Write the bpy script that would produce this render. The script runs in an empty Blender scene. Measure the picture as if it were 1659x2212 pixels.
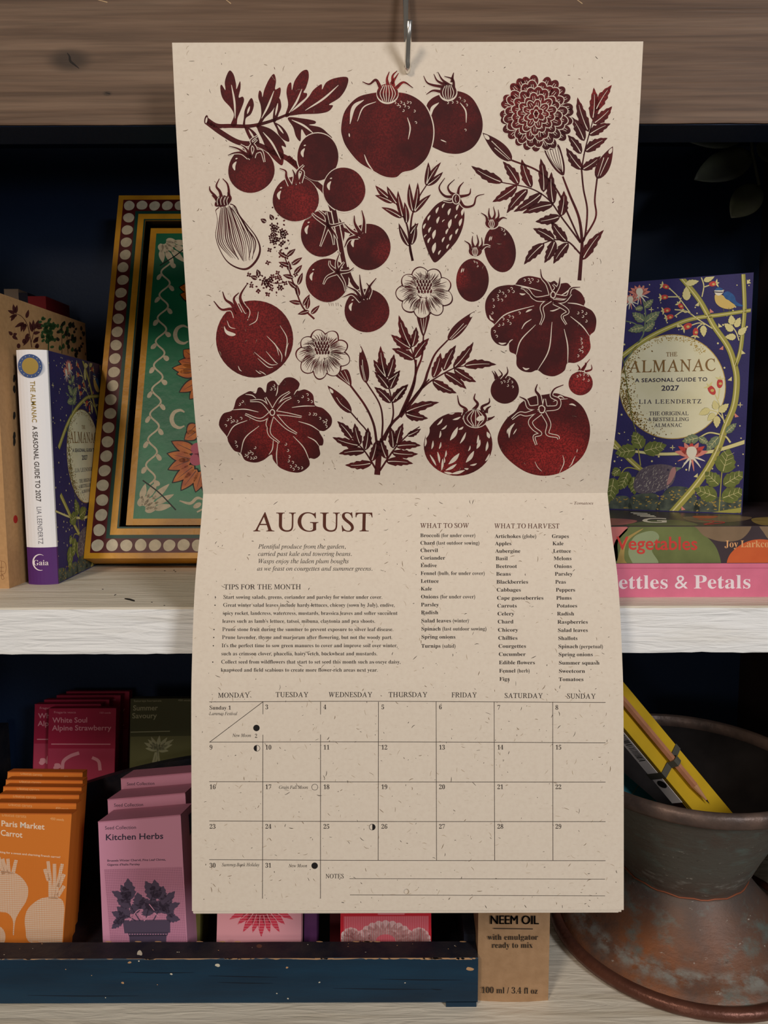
import bpy, bmesh, math, random
from mathutils import Vector, Matrix, noise
from mathutils.geometry import tessellate_polygon
R0 = random.Random(7)
SC = bpy.context.scene
COL = SC.collection
rad = math.radians

# ------------------------------------------------------------------ camera
F = 1600.0                       # focal length in pixels of the 1659x2212 frame
E = Vector((0, 0, 1.45))
PITCH, ROLL = 6.0, 0.15
cd = bpy.data.cameras.new('camera')
cam = bpy.data.objects.new('camera', cd); COL.objects.link(cam)
RM = (Matrix.Rotation(rad(90 - PITCH), 3, 'X') @ Matrix.Rotation(rad(-ROLL), 3, 'Z'))
cam.matrix_world = Matrix.Translation(E) @ RM.to_4x4()
cd.sensor_fit = 'VERTICAL'; cd.sensor_height = 24; cd.lens = 24 * F / 2212
cd.clip_start = 0.01
SC.camera = cam

# ------------------------------------------------------------------ world, lamps, exposure
SC.view_settings.view_transform = 'Standard'; SC.view_settings.look = 'None'
SC.view_settings.gamma = 1; SC.view_settings.exposure = 0.0
SC.view_settings.use_curve_mapping = False
w = bpy.data.worlds.new('room_light'); SC.world = w; w.use_nodes = True
w.node_tree.nodes['Background'].inputs[0].default_value = (1.0, 0.9, 0.78, 1)
w.node_tree.nodes['Background'].inputs[1].default_value = 0.10


def area(name, loc, target, size, power, color):
    l = bpy.data.lights.new(name, 'AREA'); l.energy = power; l.color = color
    l.shape = 'DISK'; l.size = size
    o = bpy.data.objects.new(name, l); COL.objects.link(o); o.location = loc
    o.rotation_euler = (Vector(target) - Vector(loc)).to_track_quat('-Z', 'Y').to_euler()
    return o


area('window_daylight', (1.15, -1.15, 2.15), (0.05, 0.5, 1.35), 0.55, 19.5, (0.97, 0.97, 1.0))
area('ceiling_lamp', (-0.75, -1.0, 2.45), (-0.1, 0.5, 1.4), 0.35, 12.5, (1.0, 0.86, 0.72))
area('interior_fill', (-0.45, -1.8, 1.52), (0.3, 0.8, 1.2), 0.4, 3.2, (1.0, 0.92, 0.82))  # added weak fill without a seen source, lifts the dark rear wall


# ------------------------------------------------------------------ pixel helpers
def ray(px, py):
    return RM @ Vector(((px - 829.5) / F, (1106 - py) / F, -1))


def atY(px, py, Y):
    d = ray(px, py); return E + d * (Y / d.y)


def atZ(px, py, z):              # z relative to eye height
    d = ray(px, py); return E + d * (z / d.z)


# ------------------------------------------------------------------ materials
def s2l(c):
    return tuple(((x / 255) / 12.92 if x / 255 <= 0.04045 else ((x / 255 + 0.055) / 1.055) ** 2.4) for x in c)


MATS = {}


def mat(name, rgb, rough=0.7, metal=0.0, var=0.0, vscale=60, bump=0.0, bscale=200, stretch=(1, 1, 1), rgb2=None, spec=0.3):
    """rgb in linear; var mixes in rgb2 (or a darker rgb) by noise"""
    if name in MATS: return MATS[name]
    m = bpy.data.materials.new(name); m.use_nodes = True; MATS[name] = m
    nt = m.node_tree; b = nt.nodes['Principled BSDF']
    b.inputs['Base Color'].default_value = (*rgb, 1)
    b.inputs['Roughness'].default_value = rough; b.inputs['Metallic'].default_value = metal
    b.inputs['Specular IOR Level'].default_value = spec
    tc = nt.nodes.new('ShaderNodeTexCoord'); mp = nt.nodes.new('ShaderNodeMapping')
    mp.inputs['Scale'].default_value = stretch
    nt.links.new(tc.outputs['Object'], mp.inputs[0])
    if var > 0:
        n = nt.nodes.new('ShaderNodeTexNoise'); n.inputs['Scale'].default_value = vscale; n.inputs['Detail'].default_value = 6
        nt.links.new(mp.outputs[0], n.inputs['Vector'])
        r = nt.nodes.new('ShaderNodeMapRange'); r.inputs[1].default_value = 0.35; r.inputs[2].default_value = 0.68
        r.inputs[3].default_value = 0; r.inputs[4].default_value = var
        nt.links.new(n.outputs['Fac'], r.inputs[0])
        mx = nt.nodes.new('ShaderNodeMix'); mx.data_type = 'RGBA'
        mx.inputs[6].default_value = (*rgb, 1); c2 = rgb2 or tuple(x * 0.4 for x in rgb); mx.inputs[7].default_value = (*c2, 1)
        nt.links.new(r.outputs[0], mx.inputs[0]); nt.links.new(mx.outputs[2], b.inputs['Base Color'])
    if bump > 0:
        n2 = nt.nodes.new('ShaderNodeTexNoise'); n2.inputs['Scale'].default_value = bscale; n2.inputs['Detail'].default_value = 5
        nt.links.new(mp.outputs[0], n2.inputs['Vector'])
        bp = nt.nodes.new('ShaderNodeBump'); bp.inputs['Strength'].default_value = bump; bp.inputs['Distance'].default_value = 0.002
        nt.links.new(n2.outputs['Fac'], bp.inputs['Height']); nt.links.new(bp.outputs[0], b.inputs['Normal'])
    return m


def S(name, srgb, rough=0.7, k=1.0, **kw):
    c = tuple(min(0.95, x * k) for x in s2l(srgb))
    if 'rgb2' in kw and kw['rgb2']: kw['rgb2'] = tuple(min(0.95, x * k) for x in s2l(kw['rgb2']))
    return mat(name, c, rough, **kw)


# ------------------------------------------------------------------ mesh builder
class MB:
    def __init__(s): s.v = []; s.f = []; s.m = []; s.mats = []; s.M = None

    def add(s, vs, fs, m):
        o = len(s.v)
        if s.M is not None: vs = [s.M @ Vector(v) for v in vs]
        s.v += [tuple(v) for v in vs]
        if m not in s.mats: s.mats.append(m)
        k = s.mats.index(m)
        for f in fs: s.f.append([i + o for i in f]); s.m.append(k)

    def box(s, m, x0, x1, y0, y1, z0, z1):
        vs = [(x, y, z) for x in (x0, x1) for y in (y0, y1) for z in (z0, z1)]
        s.add(vs, [(0, 1, 3, 2), (4, 6, 7, 5), (0, 4, 5, 1), (2, 3, 7, 6), (0, 2, 6, 4), (1, 5, 7, 3)], m)

    def hexa(s, m, b, t):        # b, t: 4 points each, same order
        s.add(list(b) + list(t), [(3, 2, 1, 0), (4, 5, 6, 7), (0, 1, 5, 4), (1, 2, 6, 5), (2, 3, 7, 6), (3, 0, 4, 7)], m)

    def tube(s, m, pts, r, n=12, caps=True):
        pts = [Vector(p) for p in pts]; rs = r if isinstance(r, (list, tuple)) else [r] * len(pts)
        ref = None; vs = []; fs = []
        for i, p in enumerate(pts):
            t = (pts[min(i + 1, len(pts) - 1)] - pts[max(i - 1, 0)]).normalized()
            if ref is None: ref = t.orthogonal().normalized()
            a = (ref - t * ref.dot(t)).normalized(); ref = a; b = t.cross(a)
            for k in range(n):
                an = 2 * math.pi * k / n
                vs.append(p + (a * math.cos(an) + b * math.sin(an)) * rs[i])
        for i in range(len(pts) - 1):
            for k in range(n):
                fs.append((i * n + k, i * n + (k + 1) % n, (i + 1) * n + (k + 1) % n, (i + 1) * n + k))
        if caps: fs.append(tuple(range(n))[::-1]); fs.append(tuple(range((len(pts) - 1) * n, len(pts) * n)))
        s.add(vs, fs, m)

    def lathe(s, m, prof, c, n=72):
        vs = []; fs = []
        for (r, z) in prof:
            for k in range(n):
                a = 2 * math.pi * k / n; vs.append((c[0] + r * math.cos(a), c[1] + r * math.sin(a), c[2] + z))
        for i in range(len(prof) - 1):
            for k in range(n):
                fs.append((i * n + k, i * n + (k + 1) % n, (i + 1) * n + (k + 1) % n, (i + 1) * n + k))
        s.add(vs, fs, m)

    def build(s, name, parent=None, smooth=False, bevel=0, local=False):
        me = bpy.data.meshes.new(name); off = Vector((0, 0, 0))
        if parent is not None and not local:
            q = parent
            while q is not None: off = off + q.location; q = q.parent
        me.from_pydata([tuple(Vector(v) - off) for v in s.v], [], s.f)
        for m in s.mats: me.materials.append(m)
        me.polygons.foreach_set('material_index', s.m)
        if smooth: me.polygons.foreach_set('use_smooth', [True] * len(me.polygons))
        me.update()
        o = bpy.data.objects.new(name, me); COL.objects.link(o)
        if parent is not None: o.parent = parent
        if bevel:
            b = o.modifiers.new('bevel', 'BEVEL'); b.width = bevel; b.segments = 2; b.limit_method = 'ANGLE'
        return o


def tag(o, label, cat=None, group=None, kind=None):
    if label: o['label'] = label
    if cat: o['category'] = cat
    if group: o['group'] = group
    if kind: o['kind'] = kind
    return o


def thing(name, label, cat, loc, group=None):
    o = bpy.data.objects.new(name, None); COL.objects.link(o); o.location = loc; o.empty_display_size = 0.02
    return tag(o, label, cat, group)


def copy_tree(o, dloc, label, group):
    c = o.copy(); COL.objects.link(c); c.location = o.location + Vector(dloc)
    if label: c['label'] = label
    if group: c['group'] = group
    for ch in list(o.children):
        k = ch.copy(); COL.objects.link(k); k.parent = c
        for g in ch.children:
            h = g.copy(); COL.objects.link(h); h.parent = k
    return c


# ------------------------------------------------------------------ glyphs (built-in font and its serif alphabets)
_tc = bpy.data.curves.new('glyph', 'FONT'); _to = bpy.data.objects.new('glyph', _tc); COL.objects.link(_to)
GC = {}


def _math(c, base_u, base_l, base_d=None):
    if 'A' <= c <= 'Z': return chr(base_u + ord(c) - 65)
    if 'a' <= c <= 'z': return chr(base_l + ord(c) - 97)
    if '0' <= c <= '9' and base_d: return chr(base_d + ord(c) - 48)
    return c


def _raw(ch, off):
    _tc.offset = off; _tc.resolution_u = 3
    def wid(b):
        _tc.body = b; bpy.context.view_layer.update(); return _to.dimensions.x
    adv = wid('I' + ch + 'I') - wid('II')
    _tc.body = ch; bpy.context.view_layer.update()
    dg = bpy.context.evaluated_depsgraph_get()
    me = _to.evaluated_get(dg).to_mesh()
    vs = [(v.co.x, v.co.y) for v in me.vertices]; fs = [tuple(p.vertices) for p in me.polygons]
    _to.evaluated_get(dg).to_mesh_clear()
    return vs, fs, adv


def glyph(st, ch):
    k = (st, ch)
    if k in GC: return GC[k]
    if ch == ' ': g = ([], [], 0.25)
    elif st == 'bold': g = _raw(_math(ch, 0x1D400, 0x1D41A, 0x1D7CE), 0.0)
    elif st == 'ital':
        g = _raw('\u210e' if ch == 'h' else _math(ch, 0x1D434, 0x1D44E), 0.0)
    elif st == 'rom':
        if 'A' <= ch <= 'Z':
            vs, fs, adv = _raw(_math(ch, 0x1D434, 0x1D44E), 0.004)
            t = math.tan(rad(20.0 if ch == 'A' else 14.1)); vs = [(x - y * t + 0.02, y) for x, y in vs]
            mn = min(v[0] for v in vs); mxx = max(v[0] for v in vs)
            g = ([(x - mn + 0.025, y) for x, y in vs], fs, mxx - mn + 0.06)
        else:
            vs, fs, adv = _raw(_math(ch, 0x1D400, 0x1D41A, 0x1D7CE), -0.006 if ch.isalnum() else 0.0)
            g = ([(x * 0.86, y) for x, y in vs], fs, adv * 0.86)
    elif st == 'sans': g = _raw(ch, 0.0)
    else: g = _raw(ch, 0.014)
    GC[k] = g
    return g


def textpolys(txt, st, track=0.0):
    x = 0; out = []
    for c in txt:
        vs, fs, adv = glyph(st, c)
        if vs: out.append(([(a + x, b) for a, b in vs], fs))
        x += adv + track
    return out, x - track


CAP = {'bold': 0.66, 'ital': 0.655, 'rom': 0.655, 'sans': 0.66, 'sansb': 0.67}


# ------------------------------------------------------------------ printing on surfaces
class Flat:
    """flat face: origin, unit axes; (u, v) in metres"""
    def __init__(s, P0, ex, ey):
        s.P0 = Vector(P0); s.ex = Vector(ex).normalized(); ey = Vector(ey)
        s.ey = (ey - s.ex * ey.dot(s.ex)).normalized(); s.n = s.ex.cross(s.ey).normalized()

    def uv(s, px, py):
        d = ray(px, py); t = (s.P0 - E).dot(s.n) / d.dot(s.n); q = E + d * t - s.P0
        return (q.dot(s.ex), q.dot(s.ey))

    def pos(s, u, v, off): return s.P0 + s.ex * u + s.ey * v + s.n * off


class Sheet:
    """sheet of paper bent about the horizontal: profile in (Y, Z)"""
    def __init__(s, table, n):
        k = [(py, d) for py, d in table]; s.prof = []
        for i in range(n + 1):
            py = k[0][0] + (k[-1][0] - k[0][0]) * i / n
            j = max(a for a in range(len(k) - 1) if k[a][0] <= py + 1e-6)
            p0 = k[max(j - 1, 0)]; p1 = k[j]; p2 = k[j + 1]; p3 = k[min(j + 2, len(k) - 1)]
            t = (py - p1[0]) / (p2[0] - p1[0]); h = p2[0] - p1[0]
            m1 = (p2[1] - p0[1]) / (p2[0] - p0[0]) * h; m2 = (p3[1] - p1[1]) / (p3[0] - p1[0]) * h
            d = (2 * t**3 - 3 * t**2 + 1) * p1[1] + (t**3 - 2 * t**2 + t) * m1 + (-2 * t**3 + 3 * t**2) * p2[1] + (t**3 - t**2) * m2
            q = RM @ Vector((0, (1106 - py) / F * d, -d))
            s.prof.append((q.y, q.z))
        s.slopes = [z / y for y, z in s.prof]       # falling
        s.nrm = []
        for i in range(len(s.prof)):
            a = s.prof[max(i - 1, 0)]; b = s.prof[min(i + 1, len(s.prof) - 1)]
            t = Vector((0, b[0] - a[0], b[1] - a[1])).normalized(); s.nrm.append(Vector((0, t.z, -t.y)))  # towards the viewer
        s.n = n

    def uv(s, px, py):
        d = ray(px, py); m = d.z / d.y
        lo, hi = 0, s.n
        if m >= s.slopes[0]: lo = 0
        elif m <= s.slopes[-1]: lo = s.n - 1
        else:
            while hi - lo > 1:
                mid = (lo + hi) // 2
                if s.slopes[mid] >= m: lo = mid
                else: hi = mid
        (y0, z0), (y1, z1) = s.prof[lo], s.prof[lo + 1]
        den = (z1 - z0) - m * (y1 - y0)
        t = (m * y0 - z0) / den
        Y = y0 + (y1 - y0) * t
        return (d.x * Y / d.y, lo + t)

    def pos(s, u, v, off):
        i = max(0, min(s.n - 1, int(math.floor(v)))); t = v - i
        (y0, z0), (y1, z1) = s.prof[i], s.prof[i + 1]
        nm = s.nrm[i].lerp(s.nrm[i + 1], max(0, min(1, t)))
        return Vector((u, y0 + (y1 - y0) * t, E.z + z0 + (z1 - z0) * t)) + nm * off


def cr_closed(p, k=6):
    n = len(p); out = []
    for i in range(n):
        a, b, c, d = p[i - 1], p[i], p[(i + 1) % n], p[(i + 2) % n]
        for j in range(k):
            t = j / k
            out.append(tuple(0.5 * (2 * b[q] + (c[q] - a[q]) * t + (2 * a[q] - 5 * b[q] + 4 * c[q] - d[q]) * t * t + (3 * b[q] - a[q] - 3 * c[q] + d[q]) * t**3) for q in (0, 1)))
    return out


def cr_open(p, k=7):
    if len(p) == 2: return [tuple(p[0][q] + (p[1][q] - p[0][q]) * j / 4 for q in (0, 1)) for j in range(5)]
    out = []
    for i in range(len(p) - 1):
        b, c = p[i], p[i + 1]
        a = p[i - 1] if i else tuple(2 * b[q] - c[q] for q in (0, 1)); d = p[i + 2] if i + 2 < len(p) else tuple(2 * c[q] - b[q] for q in (0, 1))
        for j in range(k):
            t = j / k
            out.append(tuple(0.5 * (2 * b[q] + (c[q] - a[q]) * t + (2 * a[q] - 5 * b[q] + 4 * c[q] - d[q]) * t * t + (3 * b[q] - a[q] - 3 * c[q] + d[q]) * t**3) for q in (0, 1)))
    out.append(tuple(p[-1])); return out


class Art:
    STEP = 2.0e-5
    def __init__(s, surf): s.surf = surf; s.items = []; s.T = (0, 0, 1.0); s.fn = None

    def mp(s, p):
        if s.fn: return s.fn(p)
        return s.surf.uv(s.T[0] + p[0] / s.T[2], s.T[1] + p[1] / s.T[2])

    def raw(s, pts, faces, m, lay): s.items.append((lay, m, [s.mp(p) for p in pts], faces))

    def poly(s, pts, m, lay):
        tri = tessellate_polygon([[Vector((p[0], p[1], 0)) for p in pts]]); s.raw(pts, [tuple(t) for t in tri], m, lay)

    def blob(s, pts, m, lay=1, k=6): s.poly(cr_closed(pts, k), m, lay)

    def ell(s, x, y, rx, ry, m, lay=1, rot=0, n=40, wob=0):
        c, q = math.cos(rad(rot)), math.sin(rad(rot)); pts = []
        ph = R0.random() * 6
        for i in range(n):
            a = 2 * math.pi * i / n; f = 1 + wob * (math.sin(2 * a + ph) + 0.6 * math.sin(3 * a + 2 * ph) + 0.35 * math.sin(5 * a))
            u, v = rx * math.cos(a) * f, ry * math.sin(a) * f
            pts.append((x + u * c - v * q, y + u * q + v * c))
        s.raw([(x, y)] + pts, [(0, i + 1, (i + 1) % n + 1) for i in range(n)], m, lay)

    def line(s, pts, w0, w1, m, lay=1, mid=None, smooth=True):
        p = cr_open(pts) if smooth else list(pts); n = len(p); vs = []
        for i in range(n):
            a = p[max(i - 1, 0)]; b = p[min(i + 1, n - 1)]; dx, dy = b[0] - a[0], b[1] - a[1]; l = math.hypot(dx, dy) or 1
            t = i / (n - 1)
            wd = w0 + (w1 - w0) * t if mid is None else (w0 + (mid - w0) * math.sin(math.pi * t / 1.0) if t < 0.5 else w1 + (mid - w1) * math.sin(math.pi * t))
            vs.append((p[i][0] - dy / l * wd / 2, p[i][1] + dx / l * wd / 2)); vs.append((p[i][0] + dy / l * wd / 2, p[i][1] - dx / l * wd / 2))
        s.raw(vs, [(2 * i, 2 * i + 1, 2 * i + 3, 2 * i + 2) for i in range(n - 1)], m, lay)

    def leaf(s, b, t, w, m, lay=1, vein=None, vw=4, serr=0, bend=0.0, k=0.45):
        """leaf from base b to tip t, half width w"""
        dx, dy = t[0] - b[0], t[1] - b[1]; L = math.hypot(dx, dy) or 1; ux, uy = dx / L, dy / L; nx, ny = -uy, ux
        N = 14; left = []; right = []; mid = []
        for i in range(N + 1):
            q = i / N; prof = (math.sin(math.pi * q ** (0.72)) ** 0.85) if 0 < q < 1 else 0
            off = bend * L * 4 * q * (1 - q); c = (b[0] + dx * q + nx * off, b[1] + dy * q + ny * off)
            jag = 1.0
            if serr and q > 0.25: jag = 1 + serr * (((i % 3) / 2.0) - 0.4)
            left.append((c[0] + nx * w * prof * jag, c[1] + ny * w * prof * jag)); right.append((c[0] - nx * w * prof * jag, c[1] - ny * w * prof * jag)); mid.append(c)
        vs = []; 
        for a, c in zip(left, right): vs += [a, c]
        s.raw(vs, [(2 * i, 2 * i + 1, 2 * i + 3, 2 * i + 2) for i in range(N)], m, lay)
        if vein: s.line([mid[1], mid[4], mid[8], mid[11]], vw, vw * 0.3, vein, lay + 1)

    def sepal(s, pts, w, m, rim, lay=5, e=5):
        s.line(pts, w + 2 * e, w * 0.4 + e, rim, lay); s.line(pts, w, w * 0.2, m, lay + 1)

    def dots(s, pts, r, m, lay=4, w=3.5):
        for (x, y) in pts:
            a0 = R0.random() * 1.2 - 0.6
            s.line([(x + r * math.cos(a0 + a), y + r * math.sin(a0 + a)) for a in (-2.0, -1.1, 0, 1.1, 2.0)], w, w, m, lay)

    def text(s, txt, x0, x1, y, cap, m, st='rom', lay=3, sx=None, track=0.0, align='l', ang=None):
        """baseline at y (number or pair for both ends); width fitted x0..x1, or natural with factor sx"""
        polys, wd = textpolys(txt, st, track); k = cap / CAP[st]
        if x1 is not None: kx = (x1 - x0) / wd
        else: kx = k * (sx or 1)
        y0, y1 = y if isinstance(y, tuple) else (y, y); W = wd * kx or 1
        vs = []; fs = []
        for pv, pf in polys:
            o = len(vs)
            for a, b in pv:
                X = x0 + a * kx; vs.append((X, y0 + (y1 - y0) * (a * kx / W) - b * k))
            fs += [tuple(i + o for i in f) for f in pf]
        s.raw(vs, fs, m, lay); return x0 + W

    def emit(s, mb, surf=None, rows=None, scale=1.0, clip=None):
        surf = surf or s.surf
        if clip:                                   # keep print inside the (u, v) rectangle
            u0, u1, v0, v1 = clip
        for lay in sorted({i[0] for i in s.items}):
            for mt in list(dict.fromkeys(i[1] for i in s.items if i[0] == lay)):
                bm = bmesh.new()
                for (l, m, vs, fs) in s.items:
                    if l != lay or m is not mt: continue
                    bv = [bm.verts.new((u, v, 0)) for u, v in vs]
                    for f in fs:
                        try: bm.faces.new([bv[i] for i in f])
                        except ValueError: pass
                def cut(co, no, outer=False):
                    bmesh.ops.bisect_plane(bm, geom=bm.verts[:] + bm.edges[:] + bm.faces[:], dist=1e-7, plane_co=co, plane_no=no, clear_outer=outer)
                if clip:
                    cut((u0, 0, 0), (-1, 0, 0), True); cut((u1, 0, 0), (1, 0, 0), True); cut((0, v0, 0), (0, -1, 0), True); cut((0, v1, 0), (0, 1, 0), True)
                if rows:
                    vv = [v.co.y for v in bm.verts]
                    for r in range(int(math.ceil(min(vv))), int(math.floor(max(vv))) + 1): cut((0, r, 0), (0, 1, 0))
                bm.verts.index_update()
                mb.add([surf.pos(v.co.x * scale, v.co.y * scale, 4e-5 + lay * s.STEP) for v in bm.verts], [[v.index for v in f.verts] for f in bm.faces], mt)
                bm.free()


# ================================================================== structure: the shelving
def wood_mat(name, base, dark, light, knots=(), grain=1.0, rough=0.55, bump=0.15):
    m = bpy.data.materials.new(name); m.use_nodes = True; nt = m.node_tree; b = nt.nodes['Principled BSDF']
    b.inputs['Roughness'].default_value = rough; b.inputs['Specular IOR Level'].default_value = 0.25
    N = nt.nodes.new; L = nt.links.new
    tc = N('ShaderNodeTexCoord')
    # bend the grain round the knots
    cur = tc.outputs['Object']; kd = None
    for (kx, kz, r) in knots:
        sub = N('ShaderNodeVectorMath'); sub.operation = 'SUBTRACT'; sub.inputs[1].default_value = (kx, 0, kz); L(tc.outputs['Object'], sub.inputs[0])
        sc = N('ShaderNodeVectorMath'); sc.operation = 'MULTIPLY'; sc.inputs[1].default_value = (0.5 / r, 0, 1.0 / r); L(sub.outputs[0], sc.inputs[0])
        ln = N('ShaderNodeVectorMath'); ln.operation = 'LENGTH'; L(sc.outputs[0], ln.inputs[0])
        mr = N('ShaderNodeMapRange'); mr.interpolation_type = 'SMOOTHSTEP'; mr.inputs[1].default_value = 1.25; mr.inputs[2].default_value = 0.35; L(ln.outputs['Value'], mr.inputs[0])
        if kd is None: kd = mr.outputs[0]
        else:
            mx = N('ShaderNodeMath'); mx.operation = 'MAXIMUM'; L(kd, mx.inputs[0]); L(mr.outputs[0], mx.inputs[1]); kd = mx.outputs[0]
    mp = N('ShaderNodeMapping'); mp.inputs['Scale'].default_value = (3, 20, 75 * grain); L(cur, mp.inputs[0])
    n1 = N('ShaderNodeTexNoise'); n1.inputs['Scale'].default_value = 1.6; n1.inputs['Detail'].default_value = 5; n1.inputs['Distortion'].default_value = 0.6; L(mp.outputs[0], n1.inputs['Vector'])
    mp2 = N('ShaderNodeMapping'); mp2.inputs['Scale'].default_value = (12, 60, 420); L(cur, mp2.inputs[0])
    n2 = N('ShaderNodeTexNoise'); n2.inputs['Scale'].default_value = 1.5; n2.inputs['Detail'].default_value = 4; L(mp2.outputs[0], n2.inputs['Vector'])
    cr = N('ShaderNodeValToRGB'); e = cr.color_ramp.elements
    e[0].position = 0.32; e[0].color = (*dark, 1); e[1].position = 0.7; e[1].color = (*light, 1)
    q = cr.color_ramp.elements.new(0.5); q.color = (*base, 1)
    L(n1.outputs['Fac'], cr.inputs[0])
    mx = N('ShaderNodeMix'); mx.data_type = 'RGBA'; mx.blend_type = 'MULTIPLY'; L(cr.outputs[0], mx.inputs[6])
    r2 = N('ShaderNodeMapRange'); r2.inputs[1].default_value = 0.3; r2.inputs[2].default_value = 0.6; r2.inputs[3].default_value = 0.72; r2.inputs[4].default_value = 1; L(n2.outputs['Fac'], r2.inputs[0])
    cb = N('ShaderNodeCombineColor'); 
    for i in range(3): L(r2.outputs[0], cb.inputs[i])
    L(cb.outputs[0], mx.inputs[7]); mx.inputs[0].default_value = 1
    out = mx.outputs[2]
    if kd is not None:
        m3 = N('ShaderNodeMix'); m3.data_type = 'RGBA'; L(kd, m3.inputs[0]); L(out, m3.inputs[6]); m3.inputs[7].default_value = (*[x * 0.42 for x in dark], 1); out = m3.outputs[2]
    L(out, b.inputs['Base Color'])
    bp = N('ShaderNodeBump'); bp.inputs['Strength'].default_value = bump; bp.inputs['Distance'].default_value = 0.002; L(n2.outputs['Fac'], bp.inputs['Height']); L(bp.outputs[0], b.inputs['Normal'])
    return m


def paint_mat(name, base, worn, bump=0.6, wear=0.25, rough=0.6):
    """brushed white paint over sawn wood, thin in places"""
    m = bpy.data.materials.new(name); m.use_nodes = True; nt = m.node_tree; b = nt.nodes['Principled BSDF']
    b.inputs['Roughness'].default_value = rough; b.inputs['Specular IOR Level'].default_value = 0.3
    N = nt.nodes.new; L = nt.links.new; tc = N('ShaderNodeTexCoord')
    mp = N('ShaderNodeMapping'); mp.inputs['Scale'].default_value = (14, 120, 160); L(tc.outputs['Object'], mp.inputs[0])
    n1 = N('ShaderNodeTexNoise'); n1.inputs['Scale'].default_value = 1.4; n1.inputs['Detail'].default_value = 6; n1.inputs['Distortion'].default_value = 1.2; L(mp.outputs[0], n1.inputs['Vector'])
    mp2 = N('ShaderNodeMapping'); mp2.inputs['Scale'].default_value = (3.5, 45, 60); L(tc.outputs['Object'], mp2.inputs[0])
    n2 = N('ShaderNodeTexNoise'); n2.inputs['Scale'].default_value = 1.5; n2.inputs['Detail'].default_value = 7; L(mp2.outputs[0], n2.inputs['Vector'])
    r = N('ShaderNodeMapRange'); r.inputs[1].default_value = 0.5; r.inputs[2].default_value = 0.75; r.inputs[4].default_value = wear; L(n2.outputs['Fac'], r.inputs[0])
    mx = N('ShaderNodeMix'); mx.data_type = 'RGBA'; mx.inputs[6].default_value = (*base, 1); mx.inputs[7].default_value = (*worn, 1); L(r.outputs[0], mx.inputs[0])
    L(mx.outputs[2], b.inputs['Base Color'])
    ad = N('ShaderNodeMath'); ad.operation = 'ADD'; L(n1.outputs['Fac'], ad.inputs[0]); L(n2.outputs['Fac'], ad.inputs[1])
    bp = N('ShaderNodeBump'); bp.inputs['Strength'].default_value = bump; bp.inputs['Distance'].default_value = 0.003; L(ad.outputs[0], bp.inputs['Height']); L(bp.outputs[0], b.inputs['Normal'])
    return m


Z0 = E.z
XL, XR = -0.442, 0.402
YF, YB = 0.505, 0.815
SH_T, SH_B = -0.1195, -0.1525      # middle shelf (relative to the eye)
LO = -0.441                        # lower shelf top
BM_B, BM_T = 0.2005, 0.279         # fascia beam

navy = S('navy_paint', (14, 36, 66), 0.6, k=1.0, var=0.25, vscale=14, bump=0.08, bscale=300)
umber = S('umber_side_paint', (60, 46, 42), 0.5, var=0.4, vscale=20, stretch=(1, 1, 0.3), bump=0.1, bscale=120)
kn = atY(150, 130, YF)
kn2 = atY(232, 202, YF)
pine = wood_mat('dark_waxed_pine', s2l((106, 82, 64)), s2l((86, 64, 48)), s2l((122, 98, 79)), knots=[(kn.x, kn.z, 0.0075), (kn2.x, kn2.z, 0.0016)])
whitewash = paint_mat('white_brushed_paint', s2l((246, 246, 244)), s2l((206, 194, 170)), bump=0.55, wear=0.35)
whitetop = paint_mat('shaded_worn_white_paint', s2l((230, 221, 202)), s2l((180, 164, 136)), bump=0.4, wear=0.7)  # worn paint; shade on the shelf tops is mixed into its darker, warmer tone


def struct(name, mb, **k):
    o = mb.build(name, **k); o['kind'] = 'structure'; return o


b = MB(); b.box(navy, XL - 0.02, XR + 0.02, YB, YB + 0.018, Z0 - 0.50, Z0 + 0.36); struct('wall_back', b)
b = MB(); b.box(umber, XR, XR + 0.025, YF + 0.004, YB, Z0 - 0.50, Z0 + 0.36); struct('wall_right', b)
b = MB(); b.box(umber, XL - 0.025, XL, YF + 0.004, YB, Z0 - 0.50, Z0 + 0.36); struct('wall_left', b)
b = MB(); b.box(navy, XL, XR, YF + 0.03, YB, Z0 + 0.30, Z0 + 0.32); struct('ceiling', b)


def warped_board(mb, m_front, m_top, x0, x1, y0, y1, z0, z1, amp=0.0006, nx=120):
    """board with hand-planed, slightly wavy arrises"""
    vs = []; fs = []; ms = []
    for i in range(nx + 1):
        x = x0 + (x1 - x0) * i / nx
        a = amp * (noise.noise((x * 30, 1, 0)) + 0.6 * noise.noise((x * 90, 4, 0))); c = amp * (noise.noise((x * 25, 9, 0)) + 0.7 * noise.noise((x * 110, 7, 0)))
        r = 0.0012
        vs += [(x, y0 + 0.0002, z0 + c), (x, y0, z0 + r + c), (x, y0, z1 - r + a), (x, y0 + r * 1.2, z1 + a * 0.3), (x, y1, z1), (x, y1, z0)]
    f1 = []; f2 = []
    for i in range(nx):
        o = i * 6; q = o + 6
        for k in range(6):
            (f2 if k in (2, 3) else f1).append((o + k, q + k, q + (k + 1) % 6, o + (k + 1) % 6))
    mb.add(vs, f1 + [(0, 1, 2, 3, 4, 5), tuple(nx * 6 + k for k in (5, 4, 3, 2, 1, 0))], m_front)
    mb.add(vs, f2, m_top)


b = MB(); warped_board(b, pine, pine, XL - 0.025, XR + 0.025, YF, YF + 0.03, Z0 + BM_B, Z0 + BM_T, amp=0.0003)
b.box(navy, XL, XR, YF + 0.0015, YF + 0.0305, Z0 + BM_B - 0.0006, Z0 + BM_B + 0.004)  # navy strip colours the beam's underside dark, standing in for shade
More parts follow.
